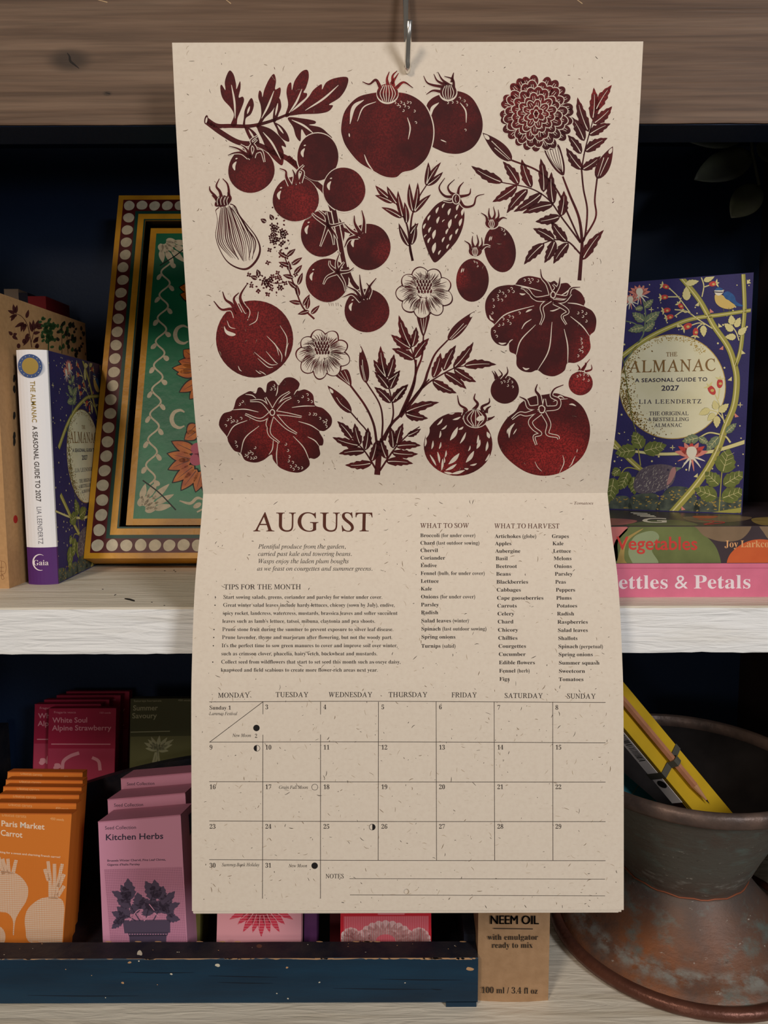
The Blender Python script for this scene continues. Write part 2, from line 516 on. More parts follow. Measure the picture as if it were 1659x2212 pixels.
# the check in the knot
a = Art(Flat((0, YF, Z0), (1, 0, 0), (0, 0, 1))); crack = S('wood_check', (24, 16, 12)); scratch = S('bare_scratch', (190, 160, 120))
a.line([(145, 114), (150, 122), (152, 132), (160, 139), (171, 148)], 1, 1, crack, 1, mid=5)
for p in (((205, -2), (232, 5)), ((485, -3), (499, 8)), ((1243, -3), (1258, 8)), ((228, 200), (238, 203))):
    a.line(list(p), 1, 2.0, scratch if p[0][1] < 0 else crack, 1)
a.emit(b); struct('trim_1', b)
b = MB(); warped_board(b, whitewash, whitetop, XL - 0.02, XR, YF, YB, Z0 + SH_B, Z0 + SH_T)
a = Art(Flat((0, 0, Z0 + SH_T), (1, 0, 0), (0, 1, 0))); chip = S('dark_paint_chip', (40, 38, 36))
a.line([(269, 1293), (280, 1295), (291, 1298)], 2, 3, chip, 1, mid=4); a.line([(247, 1286), (251, 1284)], 2, 1, chip, 1)
for x, y in ((356, 1233), (376, 1232), (379, 1235), (222, 1273), (328, 1301), (355, 1308)): a.ell(x, y, 2, 0.7, chip, 1)
a.emit(b); struct('trim_2', b)
b = MB(); warped_board(b, whitewash, whitetop, XL - 0.02, XR, YF, YB, Z0 + LO - 0.035, Z0 + LO); struct('trim_3', b)

# ================================================================== the calendar
def paper_mat():
    m = bpy.data.materials.new('speckled_recycled_paper'); m.use_nodes = True; nt = m.node_tree; b = nt.nodes['Principled BSDF']
    b.inputs['Roughness'].default_value = 0.85; b.inputs['Specular IOR Level'].default_value = 0.15
    N = nt.nodes.new; L = nt.links.new; tc = N('ShaderNodeTexCoord')
    n = N('ShaderNodeTexNoise'); n.inputs['Scale'].default_value = 420; n.inputs['Detail'].default_value = 4; L(tc.outputs['Object'], n.inputs['Vector'])
    cr = N('ShaderNodeValToRGB'); e = cr.color_ramp.elements; e[0].position = 0.25; e[0].color = (*s2l((225, 211, 193)), 1); e[1].position = 0.6; e[1].color = (*s2l((230, 217, 199)), 1)
    L(n.outputs['Fac'], cr.inputs[0])
    mp = N('ShaderNodeMapping'); mp.inputs['Scale'].default_value = (260, 260, 900); mp.inputs['Rotation'].default_value = (0, 0.7, 0); L(tc.outputs['Object'], mp.inputs[0])
    n2 = N('ShaderNodeTexNoise'); n2.inputs['Scale'].default_value = 1; n2.inputs['Detail'].default_value = 2; L(mp.outputs[0], n2.inputs['Vector'])
    r = N('ShaderNodeMapRange'); r.inputs[1].default_value = 0.66; r.inputs[2].default_value = 0.76; r.inputs[4].default_value = 0.22; L(n2.outputs['Fac'], r.inputs[0])
    mx = N('ShaderNodeMix'); mx.data_type = 'RGBA'; mx.inputs[7].default_value = (*s2l((150, 128, 100)), 1); L(cr.outputs[0], mx.inputs[6]); L(r.outputs[0], mx.inputs[0])
    L(mx.outputs[2], b.inputs['Base Color'])
    return m


def ink_mat(spots):
    """lino ink: dark maroon, rubbed through to red in patches"""
    m = bpy.data.materials.new('maroon_lino_ink'); m.use_nodes = True; nt = m.node_tree; b = nt.nodes['Principled BSDF']
    b.inputs['Roughness'].default_value = 0.7; b.inputs['Specular IOR Level'].default_value = 0.2
    N = nt.nodes.new; L = nt.links.new; tc = N('ShaderNodeTexCoord')
    def noise_(sc, lo, hi, amt):
        n = N('ShaderNodeTexNoise'); n.inputs['Scale'].default_value = sc; n.inputs['Detail'].default_value = 5; n.inputs['Roughness'].default_value = 0.65; L(tc.outputs['Object'], n.inputs['Vector'])
        r = N('ShaderNodeMapRange'); r.inputs[1].default_value = lo; r.inputs[2].default_value = hi; r.inputs[4].default_value = amt; L(n.outputs['Fac'], r.inputs[0]); return r.outputs[0]
    cur = noise_(26, 0.44, 0.74, 0.42)
    for (p, r, amt) in spots:
        sub = N('ShaderNodeVectorMath'); sub.operation = 'DISTANCE'; sub.inputs[1].default_value = p; L(tc.outputs['Object'], sub.inputs[0])
        mr = N('ShaderNodeMapRange'); mr.interpolation_type = 'SMOOTHSTEP'; mr.inputs[1].default_value = r; mr.inputs[2].default_value = r * 0.25; mr.inputs[4].default_value = amt; L(sub.outputs['Value'], mr.inputs[0])
        ad = N('ShaderNodeMath'); ad.operation = 'ADD'; L(cur, ad.inputs[0]); L(mr.outputs[0], ad.inputs[1]); cur = ad.outputs[0]
    fine = noise_(1000, 0.42, 0.6, 1.0)
    f2 = N('ShaderNodeMath'); f2.operation = 'MULTIPLY_ADD'; f2.inputs[1].default_value = 0.75; f2.inputs[2].default_value = 0.25; L(fine, f2.inputs[0])
    mu = N('ShaderNodeMath'); mu.operation = 'MULTIPLY'; mu.use_clamp = True; L(cur, mu.inputs[0]); L(f2.outputs[0], mu.inputs[1])
    mx = N('ShaderNodeMix'); mx.data_type = 'RGBA'; mx.inputs[6].default_value = (*s2l((66, 24, 25)), 1); mx.inputs[7].default_value = (*s2l((168, 46, 44)), 1); L(mu.outputs[0], mx.inputs[0])
    L(mx.outputs[2], b.inputs['Base Color']); return m


CALX, CALW = 0.0148, 0.14
top = Sheet([(91, .4401), (300, .4493), (620, .4686), (813, .4833), (940, .4955), (1000, .5045), (1066, .5130)], 44)
bot = Sheet([(1066, .5130), (1100, .5095), (1150, .5040), (1241, .4920), (1331, .4858), (1422, .4822), (1500, .4801), (1700, .4798), (1967, .4803)], 44)
hole_t = top.pos(*top.uv(880.5, 143), 0)
cal = thing('wall_calendar', 'open cream wall calendar with maroon tomato linocut hanging from the metal hook', 'calendar', hole_t)
PAPER = paper_mat()
spots = []
for (px, py, r, amt) in ((1215, 985, .028, .85), (1130, 990, .02, .6), (965, 1000, .02, .6), (545, 720, .036, .55), (1290, 760, .02, .5), (1255, 828, .012, .75), (610, 940, .03, .45), (545, 390, .014, .4), (650, 450, .02, .4), (830, 690, .02, .15), (1150, 200, .03, .3), (650, 180, .03, .25), (990, 600, .01, .5), (850, 175, .012, .6), (1300, 200, .02, .5), (830, 545, .01, .4)):
    spots.append((tuple(top.pos(*top.uv(px, py), 0) - cal.location), r, amt))
INK = ink_mat(spots)
BROWN = S('brown_text_ink', (84, 38, 22)); BLACK = S('black_text_ink', (42, 32, 28)); GREYL = S('rule_ink', (70, 60, 54))
FL1 = S('dark_fibre', (134, 112, 88)); FL2 = S('pale_fibre', (192, 174, 150)); FL3 = S('black_speck', (82, 70, 60))


def sheet_mesh(mb, surf, thick, hole_px, hr, u0=CALX - CALW, u1=CALX + CALW):
    """page with a punched hole, front, back and edges"""
    bm = bmesh.new(); hu, hv = surf.uv(*hole_px)
    sv = (surf.uv(hole_px[0], hole_px[1] + 5)[1] - hv); su = surf.uv(hole_px[0] + 5, hole_px[1])[0] - hu
    hs = [(hu + hr / 5 * su * math.cos(2 * math.pi * i / 20), hv + hr / 5 * sv * math.sin(2 * math.pi * i / 20)) for i in range(20)]
    outer = [(u0, 0), (u1, 0), (u1, surf.n), (u0, surf.n)]
    K = sv / su
    tri = tessellate_polygon([[Vector((x, y / K, 0)) for x, y in outer], [Vector((x, y / K, 0)) for x, y in hs[::-1]]])
    bv = [bm.verts.new((x, y, 0)) for x, y in outer + hs[::-1]]
    for t in tri:
        try: bm.faces.new([bv[i] for i in t])
        except ValueError: pass
    for r in range(1, surf.n):
        bmesh.ops.bisect_plane(bm, geom=bm.verts[:] + bm.edges[:] + bm.faces[:], dist=1e-6, plane_co=(0, r, 0), plane_no=(0, 1, 0))
    bm.verts.index_update()
    fr = [surf.pos(v.co.x, v.co.y, 0) for v in bm.verts]; bk = [surf.pos(v.co.x, v.co.y, -thick) for v in bm.verts]
    n = len(fr); fs = [[v.index for v in f.verts] for f in bm.faces]; fb = [[i + n for i in reversed(f)] for f in fs]
    ed = [[e.verts[0].index, e.verts[1].index, e.verts[1].index + n, e.verts[0].index + n] for e in bm.edges if len(e.link_faces) == 1]
    bm.free(); mb.add(fr + bk, fs + fb + ed, PAPER)


def flecks(a, x0, x1, y0, y1, n):
    for i in range(n):
        x = R0.uniform(x0, x1); y = R0.uniform(y0, y1); an = R0.uniform(0, math.pi); l = R0.choice((.7, .8, 1.2, 2, 2.5, 3, 3.5, 4, 5, 6)); c = R0.uniform(-.5, .5)
        p = [(x - l * math.cos(an), y - l * math.sin(an)), (x + c * l * .5 * math.sin(an), y - c * l * .5 * math.cos(an)), (x + l * math.cos(an), y + l * math.sin(an))]
        a.line(p, .4, .3, R0.choice((FL1, FL2, FL2, FL2, FL3)) if l > 2 else FL3, 1, mid=R0.uniform(.7, 1.5))


# ------------------------------------------------------------------ linocut picture
A = Art(top); I, P = INK, PAPER
flecks(A, 395, 1330, 100, 1055, 420)
T1, T2, T3, T4, T0 = (360, 80, 3.072), (860, 80, 3.072), (400, 560, 3.318), (860, 560, 3.318), (0, 0, 1.0)
A.T = T1
A.line([(258, 545), (330, 588), (420, 590), (560, 590), (700, 555), (815, 508)], 34, 16, I, 1)
A.line([(268, 565), (370, 640), (480, 700), (600, 715), (700, 760), (800, 805), (870, 850)], 34, 34, I, 1)
A.line([(800, 800), (870, 860), (950, 940), (1040, 1015), (1090, 1120), (1140, 1300), (1180, 1480), (1230, 1620), (1290, 1690)], 40, 26, I, 1)
A.ell(262, 548, 12, 30, I, 2, rot=10); A.ell(264, 552, 6, 20, P, 3, rot=10)
for pts, vein in (
    ([(425, 585), (447, 520), (425, 470), (380, 420), (362, 380), (356, 330), (366, 318), (390, 352), (386, 300), (400, 250), (420, 222), (445, 250), (460, 310), (464, 345), (487, 293), (490, 340), (478, 400), (505, 396), (513, 425), (490, 490), (470, 540), (462, 590)], [(430, 318), (450, 430), (455, 540)]),
    ([(505, 590), (512, 540), (520, 480), (560, 405), (579, 450), (560, 510), (525, 540), (520, 590)], [(552, 460), (535, 510)]),
    ([(595, 595), (625, 530), (625, 460), (608, 400), (615, 356), (630, 368), (636, 398), (650, 345), (680, 280), (712, 245), (726, 290), (720, 347), (753, 335), (756, 370), (740, 420), (700, 490), (650, 540), (615, 595)], [(712, 358), (672, 460), (630, 540)]),
    ([(705, 560), (712, 480), (745, 405), (761, 460), (742, 515), (725, 560)], [(738, 440), (722, 520)]),
    ([(785, 525), (806, 450), (795, 370), (805, 318), (826, 303), (832, 352), (850, 290), (895, 230), (935, 220), (943, 270), (925, 335), (908, 367), (931, 374), (925, 400), (880, 440), (830, 490), (812, 525)], [(898, 345), (862, 430), (812, 505)]),
    ([(800, 520), (880, 460), (940, 400), (975, 350), (1027, 313), (1032, 348), (1060, 300), (1120, 272), (1200, 268), (1195, 330), (1150, 400), (1078, 447), (1104, 455), (1075, 492), (1010, 508), (900, 512)], [(1140, 320), (1040, 410), (920, 487)]),
    ([(805, 535), (900, 540), (982, 556), (985, 575), (945, 583), (1020, 600), (1070, 640), (1095, 675), (1000, 690), (930, 660), (895, 612), (888, 690), (858, 660), (840, 600)], [(830, 550), (910, 588), (975, 640)]),
    ([(710, 565), (760, 590), (800, 640), (814, 692), (780, 684), (745, 650), (730, 610)], [(735, 585), (775, 640)]),
    ([(600, 592), (680, 605), (740, 650), (782, 700), (791, 731), (763, 722), (777, 770), (768, 850), (720, 820), (670, 760), (640, 690)], [(640, 632), (700, 705), (757, 812)]),
    ([(515, 592), (560, 610), (600, 650), (615, 705), (570, 700), (540, 660)], [(545, 615), (585, 680)])):
    A.blob(pts, I, 1, 5); A.line(vein, 3, 3, P, 2, mid=13)
A.line([(365, 605), (420, 612), (500, 612)], 3, 3, P, 2, mid=7)


def tomato(x, y, rx, ry, hl=None, lay=1, rim=True):
    if rim: A.ell(x, y, rx + 6, ry + 6, P, lay, wob=.012)
    A.ell(x, y, rx, ry, I, lay + 1, wob=.012)
    hx, hy = x - rx * .72, y - ry * .18
    if hl is None:
        A.line([(hx + 12, hy - 28), (hx - 4, hy), (hx + 2, hy + 30)], 4, 5, P, lay + 2, mid=20); A.line([(hx + 6, hy - 45), (hx + 20, hy - 50)], 3, 3, P, lay + 2, mid=9)


tomato(1003, 795, 138, 156, lay=2)
tomato(562, 882, 155, 152, lay=2); tomato(857, 1075, 154, 149, lay=4); tomato(1178, 1012, 139, 147, lay=5)
tomato(1035, 1305, 147, 152, lay=3); tomato(1340, 1392, 144, 156, lay=2)
A.T = T3
tomato(1018, 150, 156, 155, lay=5); tomato(1302, 368, 160, 157, lay=2)
A.line([(1105, -60), (1150, 60), (1190, 140), (1240, 210)], 26, 18, I, 7)
A.T = T1
A.line([(1110, 1150), (1140, 1300), (1165, 1440), (1185, 1530)], 44, 44, P, 8); A.line([(1110, 1150), (1140, 1300), (1165, 1440), (1190, 1560)], 30, 30, I, 9)
A.line([(1160, 1270), (1210, 1290), (1260, 1300)], 24, 20, I, 9)
for pts in ([(560, 805), (520, 770), (470, 740), (415, 725)], [(545, 800), (500, 770), (450, 770), (408, 785)], [(560, 805), (530, 745), (490, 715)], [(560, 800), (555, 730), (600, 680)], [(575, 800), (590, 740), (560, 690), (605, 655)], [(590, 760), (630, 760), (650, 830)]):
    A.sepal(pts, 22, I, P, 8)
for pts in ([(820, 985), (795, 930), (790, 890), (750, 872)], [(845, 980), (850, 920), (835, 880)], [(870, 975), (868, 900), (910, 850)], [(885, 965), (905, 900), (880, 880)]): A.sepal(pts, 24, I, P, 9)
for c, pts in (((1070, 1250), ((965, 1170), (1010, 1150), (1020, 1390), (1110, 1380), (1180, 1230), (1060, 1160), (1130, 1340))),):
    for (x, y) in pts: A.sepal([c, ((c[0] + x) / 2 + R0.uniform(-25, 25), (c[1] + y) / 2 + R0.uniform(-15, 15)), (x, y)], 20, I, P, 10)
for pts in ([(1290, 1320), (1230, 1290), (1180, 1240)], [(1290, 1310), (1250, 1240), (1245, 1185)], [(1305, 1300), (1310, 1220), (1295, 1150)], [(1270, 1325), (1210, 1340), (1180, 1395)]): A.sepal(pts, 26, I, P, 11)
A.T = T3
for c, pts in (((1095, 95), ((1035, 10), (1110, -50), (1210, 60), (990, 180), (1150, 230), (1140, 20))),):
    for (x, y) in pts: A.sepal([c, ((c[0] + x) / 2 + R0.uniform(-25, 25), (c[1] + y) / 2 + R0.uniform(-15, 15)), (x, y)], 20, I, P, 12)
for pts in ([(1260, 300), (1200, 250), (1135, 270)], [(1270, 300), (1225, 230), (1160, 195)], [(1280, 285), (1260, 200), (1250, 110)], [(1290, 285), (1320, 200), (1370, 135)], [(1305, 280), (1330, 220), (1300, 170)]): A.sepal(pts, 26, I, P, 9)
for x in (1030, 1045, 1058, 1080, 1095): A.line([(x, 312), (x + 4, 335)], 3, 2, I, 1)
# the two big smooth tomatoes at the top
A.T = T0
A.blob([(920, 240), (930, 215), (960, 201), (990, 197), (1020, 212), (1040, 250), (1041, 285), (1025, 315), (1000, 330), (975, 332), (950, 325), (925, 305)], I, 1)
big = [(737, 275), (745, 240), (770, 212), (800, 202), (835, 199), (880, 203), (915, 225), (933, 262), (935, 300), (922, 340), (895, 365), (870, 372), (855, 383), (830, 381), (805, 368), (775, 350), (750, 320), (740, 298)]
A.blob([(837 + (x - 837) * 1.025, 290 + (y - 290) * 1.025) for x, y in big], P, 2); A.blob(big, I, 3)
A.line([(787, 334), (794, 352), (806, 369)], 1, 1.5, P, 4, mid=3)
for p, w_ in (([(786, 216), (764, 232), (756, 268)], 8), ([(812, 220), (785, 232), (772, 262)], 2.6), ([(880, 254), (886, 276), (882, 301)], 3), ([(754, 288), (755, 296)], 3)): A.line(p, 1, 1, P, 4, mid=w_)
A.dots([(853, 222), (859, 226), (866, 221), (872, 224), (880, 221), (886, 222), (874, 229), (882, 232), (871, 239), (895, 240), (898, 265), (863, 230)], 2.3, P, 4, 1.2)
A.ell(837, 203, 24, 22, P, 4); A.ell(837, 201, 23, 20, I, 5)
for q in (-16, -9, -3, 4, 11, 17): A.line([(837 + q * .5, 184), (837 + q, 202), (837 + q * .55, 220)], 1.5, 1.5, P, 6)
for pts in ([(822, 190), (812, 173), (798, 182), (783, 177)], [(838, 184), (836, 170), (841, 155)], [(850, 186), (848, 165), (858, 153)], [(856, 190), (872, 178), (892, 190)], [(845, 182), (852, 172), (861, 158)]): A.sepal(pts, 8, I, P, 5, 1.2)
A.line([(948, 222), (934, 234), (930, 252)], 1, 1, P, 3, mid=7); A.line([(994, 222), (1006, 240), (1007, 265)], 1, 1, P, 3, mid=3); A.line([(952, 302), (964, 307)], 1, 1, P, 3, mid=2.5)
A.dots([(967, 222), (977, 221), (987, 221), (993, 212), (1003, 218), (1008, 227), (1005, 281)], 2.2, P, 3, 1.2)
A.ell(968, 200, 20, 19, P, 3); A.ell(968, 198, 18, 17, I, 4)
for q in (-12, -6, 0, 6, 12): A.line([(968 + q * .5, 184), (968 + q, 200), (968 + q * .6, 214)], 1.4, 1.4, P, 5)
for pts in ([(958, 188), (935, 184), (922, 178), (915, 164)], [(964, 184), (945, 175), (937, 160)], [(970, 184), (955, 172), (946, 156)], [(980, 190), (978, 172), (960, 165)], [(976, 178), (978, 165), (980, 157)], [(952, 198), (935, 196), (921, 204)]): A.sepal(pts, 7, I, P, 4, 1.2)
# striped pear
A.T = T1
g = [(330, 1140), (400, 1105), (455, 1120), (485, 1180), (540, 1250), (600, 1330), (626, 1410), (602, 1485), (540, 1543), (470, 1537), (400, 1492), (350, 1410), (324, 1320), (336, 1220), (328, 1170)]
A.blob(g, I, 1); A.blob([(475 + (x - 475) * .945 - 4, 1330 + (y - 1330) * .955 - 3) for x, y in g], P, 2)
for k in range(19):
    t = k / 18; bx = 345 + t * 235; by = 1450 + 70 * math.sin(t * 2.6) - 20 * t
    A.line([(362 + t * 85, 1125 + 8 * math.sin(k)), (350 + t * 170, 1235 + R0.uniform(-20, 20)), (345 + t * 245, 1360), (440 + t * 130 + R0.uniform(-15, 15), 1490 - abs(t - .6) * 40)], 3, 2, I, 3, mid=R0.uniform(4, 9))
for pts in ([(365, 1125), (325, 1060), (290, 1020), (285, 990)], [(375, 1115), (355, 1030), (330, 990), (350, 940)], [(385, 1115), (412, 1050), (405, 980), (372, 940)], [(355, 1120), (330, 1080), (300, 1050)], [(398, 1110), (425, 1070), (405, 1030)]): A.sepal(pts, 26, I, P, 4)
A.blob([(320, 1120), (340, 1060), (380, 1050), (415, 1070), (420, 1100), (380, 1125)], I, 4)
for q in (340, 362, 384, 404): A.line([(q, 1115), (q - 4, 1085), (q + 6, 1060)], 4, 4, P, 7)
# flowering thyme
A.T = T0
A.line([(612, 545), (625, 585), (640, 630), (655, 665), (679, 689)], 2.5, 4, I, 1)
A.line([(617, 610), (595, 612), (570, 605)], 2, 1.5, I, 1)
for cx, cy, sx, sy, n in ((602, 512, 22, 44, 54), (580, 612, 36, 22, 50)):
    for i in range(n):
        x = R0.gauss(cx, sx * .55); y = R0.gauss(cy, sy * .55)
        if i % 2:
            for q in range(4): A.ell(x + 3.0 * math.cos(q * 1.57 + i), y + 3.0 * math.sin(q * 1.57 + i), 2.6, 1.9, I, 1, rot=q * 90 + i * 57.3, n=14)
            A.ell(x, y, 1, 1, P, 2, n=8)
        else: A.ell(x, y, 2.6, 1.8, I, 1, rot=R0.uniform(0, 180), n=12)
for (x, y, an, l) in ((618, 555, -150, 20), (620, 553, -40, 24), (626, 575, -160, 26), (630, 572, -35, 28), (634, 600, -165, 24), (636, 592, -50, 26), (640, 622, -140, 24), (644, 615, -70, 28), (645, 640, -100, 26), (650, 655, -170, 26), (655, 660, -60, 28), (663, 668, -80, 28), (668, 672, 165, 26), (672, 678, -45, 26), (625, 585, -95, 22), (575, 480, 210, 14), (590, 475, 240, 14), (556, 602, 200, 16), (560, 595, 250, 14)):
    A.leaf((x, y), (x + l * math.cos(rad(an)), y + l * math.sin(rad(an))), 5, I, 1, P, 1.3)


def leaves(T, lst, w, serr=.28, vw=6):
    A.T = T
    for i, (bx, by, tx, ty) in enumerate(lst):
        l = math.hypot(tx - bx, ty - by); A.leaf((bx, by), (tx, ty), min(w, l * .19), I, 1, P, vw, serr, bend=.04 * (1 if i % 2 else -1))


# rosemary sprigs
A.T = T1; A.line([(1632, 1485), (1615, 1390), (1592, 1240), (1520, 1100), (1470, 1050)], 16, 7, I, 1)
leaves(T1, ((1475, 1070, 1385, 985), (1500, 1100, 1382, 1050), (1530, 1110, 1462, 990), (1560, 1200, 1425, 1130), (1570, 1200, 1535, 1020), (1590, 1240, 1578, 1095), (1610, 1390, 1540, 1235), (1625, 1380, 1650, 1230)), 20, 0)
A.T = T2; A.line([(97, 1485), (78, 1390), (85, 1240), (100, 1160), (140, 1060), (190, 980)], 16, 7, I, 1)
leaves(T2, ((100, 1165, 75, 970), (105, 1165, 130, 965), (105, 1165, 218, 1045), (185, 985, 200, 830), (185, 985, 285, 830), (190, 985, 298, 895), (80, 1310, 135, 1235)), 20, 0)
# speckled plum
A.T = T2
A.blob([(350, 1075), (400, 1095), (438, 1150), (432, 1250), (390, 1350), (320, 1430), (252, 1494), (220, 1470), (185, 1390), (160, 1300), (165, 1230), (210, 1160), (270, 1100)], I, 1)
for (x, y, l) in ((260, 1150, 40), (300, 1120, 30), (205, 1200, 34), (265, 1215, 44), (340, 1160, 44), (395, 1130, 40), (430, 1160, 50), (385, 1190, 26), (175, 1255, 34), (210, 1280, 36), (240, 1310, 60), (345, 1240, 60), (325, 1290, 36), (415, 1230, 50), (390, 1290, 36), (350, 1330, 40), (300, 1345, 34), (240, 1400, 70), (205, 1350, 34), (275, 1430, 30), (330, 1390, 30), (300, 1220, 16), (180, 1320, 20)):
    A.line([(x + 8, y - l * .5), (x - 3, y), (x - 7, y + l * .5)], 4, 3, P, 2, mid=l * .36)
for pts in ([(380, 1060), (310, 1055), (272, 1000), (310, 935)], [(385, 1050), (345, 1030), (332, 990), (375, 945)], [(395, 1060), (405, 1000), (435, 962)], [(405, 1060), (470, 1045), (482, 1005)], [(400, 1070), (440, 1125), (500, 1115), (520, 1060), (572, 1042)], [(375, 1065), (350, 1090), (300, 1085)]): A.sepal(pts, 22, I, P, 3)
A.ell(385, 1075, 28, 36, P, 5); A.ell(385, 1075, 22, 30, I, 6); A.line([(385, 1052), (378, 1075), (385, 1098)], 4, 4, P, 7)
# egg tomatoes
for T, x, y, rx, ry, rot in ((T2, 676, 1408, 103, 155, -12), (T4, 533, 150, 117, 155, 3)):
    A.T = T; A.ell(x, y, rx, ry, I, 1, rot=rot)
    A.line([(x - rx * .62, y - ry * .55), (x - rx * .7, y - ry * .35)], 3, 3, P, 2, mid=9); A.line([(x - rx * .52, y - ry * .55), (x - rx * .58, y - ry * .38)], 2, 2, P, 2, mid=6)
    A.dots([(x + rx * .1, y - ry * .85), (x + rx * .25, y - ry * .8), (x + rx * .3, y - ry * .65)], 6, P, 2)
A.T = T2
for cx, cy in ((622, 1235), (512, 1420)):
    A.ell(cx, cy, 52, 42, P, 3); A.ell(cx, cy, 44, 36, I, 4)
    for q in (-20, -8, 4, 16): A.line([(cx + q * .4, cy + 34), (cx + q, cy + 5), (cx + q * .4, cy - 24)], 4, 4, P, 5)
    for pts in ([(cx - 30, cy - 10), (cx - 40, cy - 45), (cx - 72, cy - 68)], [(cx - 10, cy - 25), (cx - 20, cy - 60), (cx - 18, cy - 100)], [(cx + 8, cy - 25), (cx + 20, cy - 60), (cx + 10, cy - 108)], [(cx + 25, cy - 15), (cx + 45, cy - 45), (cx + 42, cy - 90)], [(cx + 35, cy - 10), (cx + 70, cy - 35), (cx + 100, cy - 30)]): A.sepal(pts, 20, I, P, 4)
# double marigold
A.T = T2
mx_, my_ = 915, 510
A.ell(mx_, my_, 205, 205, I, 1)
for ri, (rr, n, pr) in enumerate(((212, 24, 38), (172, 20, 39), (133, 17, 37), (96, 13, 33), (61, 9, 28), (31, 6, 21), (8, 4, 13))):
    for k in range(n):
        an = 2 * math.pi * (k + .5 * (ri % 2)) / n + R0.uniform(-.08, .08); q = rr + R0.uniform(-10, 10)
        x, y = mx_ + q * math.cos(an), my_ + q * math.sin(an) * 1.03; dg = math.degrees(an)
        A.ell(x, y, pr + 5, pr * .78 + 4, P, 2 * ri + 2, rot=dg, n=18); A.ell(x - 3 * math.cos(an), y - 3 * math.sin(an), pr + 2, pr * .78, I, 2 * ri + 3, rot=dg, n=18)
        for sgn in (-1, 1):
            if ri < 5: A.line([(x - pr * .5 * math.cos(an) + sgn * 8 * math.sin(an), y - pr * .5 * math.sin(an) - sgn * 8 * math.cos(an)), (x + pr * .3 * math.cos(an) + sgn * 6 * math.sin(an), y + pr * .3 * math.sin(an) - sgn * 6 * math.cos(an))], 3, 3, P, 2 * ri + 4)
A.blob([(970, 745), (1020, 735), (1062, 712), (1090, 780), (1106, 860), (1098, 918), (1050, 890), (1000, 820)], I, 1); A.blob([(982, 755), (1020, 748), (1056, 730), (1080, 785), (1094, 860), (1088, 900), (1050, 870), (1010, 815)], P, 2)
for q in range(5): A.line([(990 + q * 17, 755 - q * 5), (1020 + q * 14, 825), (1090, 905)], 4, 4, I, 3)
for p, w0, w1 in (([(1092, 925), (1140, 1050), (1200, 1200), (1220, 1360), (1213, 1480), (1203, 1615)], 12, 26), ([(755, 818), (930, 890), (1050, 1010), (1130, 1180), (1210, 1360)], 12, 12), ([(1217, 880), (1230, 1010), (1255, 1150), (1240, 1320), (1218, 1370)], 11, 13), ([(1320, 940), (1305, 1080), (1310, 1200), (1225, 1350)], 11, 13), ([(690, 965), (880, 1005), (1000, 1080), (1080, 1190), (1170, 1310), (1210, 1365)], 7, 13), ([(960, 1370), (1040, 1345), (1130, 1360), (1210, 1440)], 7, 12), ([(1217, 880), (1240, 750), (1280, 600), (1312, 480)], 10, 6)): A.line(p, w0, w1, I, 1)
A.leaf((755, 822), (560, 635), 44, I, 1); A.leaf((1318, 942), (1425, 725), 44, I, 1)
for b0, b1 in (((745, 812), (620, 690)), ((735, 815), (640, 735)), ((1325, 925), (1365, 800)), ((1340, 920), (1395, 800))): A.line([b0, b1], 3, 5, P, 2)
A.leaf((605, 680), (568, 645), 12, P, 2); A.leaf((1400, 775), (1420, 735), 11, P, 2)
leaves(T2, ((1265, 630, 1190, 400), (1290, 550, 1298, 335), (1310, 490, 1418, 318), (1295, 575, 1420, 460), (1265, 650, 1410, 575), (1235, 690, 1150, 530), (1240, 760, 1390, 670), (1215, 775, 1125, 650), (1220, 880, 1115, 735), (1220, 880, 1345, 790),
    (695, 965, 485, 855), (800, 980, 695, 825), (885, 1000, 820, 810), (965, 1030, 945, 805), (1030, 1110, 1018, 895), (1080, 1190, 1100, 1020), (790, 985, 625, 1095), (860, 1010, 720, 1170), (955, 1035, 765, 1160), (1030, 1110, 825, 1170), (1075, 1190, 910, 1225),
    (1040, 1350, 895, 1270), (1120, 1360, 1015, 1220), (970, 1370, 835, 1510), (1040, 1350, 970, 1500), (1130, 1365, 1030, 1505), (1222, 1480, 1365, 1280)), 32)
# big round tomato at left
A.T = T3
A.ell(497, 570, 275, 279, I, 1, wob=.008)
A.blob([(280, 480), (300, 510), (360, 535), (345, 550), (310, 545), (285, 520)], P, 2); A.line([(300, 440), (320, 485), (360, 498)], 2, 2, P, 2, mid=6)
A.line([(525, 375), (510, 440), (458, 473)], 2, 2, P, 2, mid=6)
for p in ([(680, 475), (730, 570), (715, 690)], [(585, 550), (650, 620), (672, 690)], [(640, 600), (690, 680), (690, 735)], [(740, 600), (725, 650), (720, 700)], [(495, 665), (600, 750), (660, 755)], [(580, 660), (640, 730), (665, 750)], [(520, 710), (590, 770), (630, 775)], [(530, 800), (560, 815), (580, 830)], [(380, 765), (390, 790), (405, 803)], [(505, 795), (530, 815), (545, 820)]): A.line(p, 2, 2, P, 2, mid=6)
for pts in ([(370, 430), (335, 360), (260, 360), (205, 300)], [(390, 435), (340, 330), (290, 290), (268, 232)], [(415, 435), (365, 330), (350, 280), (385, 240)], [(445, 380), (400, 300), (400, 250), (445, 177)], [(430, 430), (450, 370), (390, 300)]): A.sepal(pts, 32, I, P, 3)
A.blob([(345, 440), (360, 400), (400, 380), (445, 400), (450, 430), (400, 442)], I, 5)
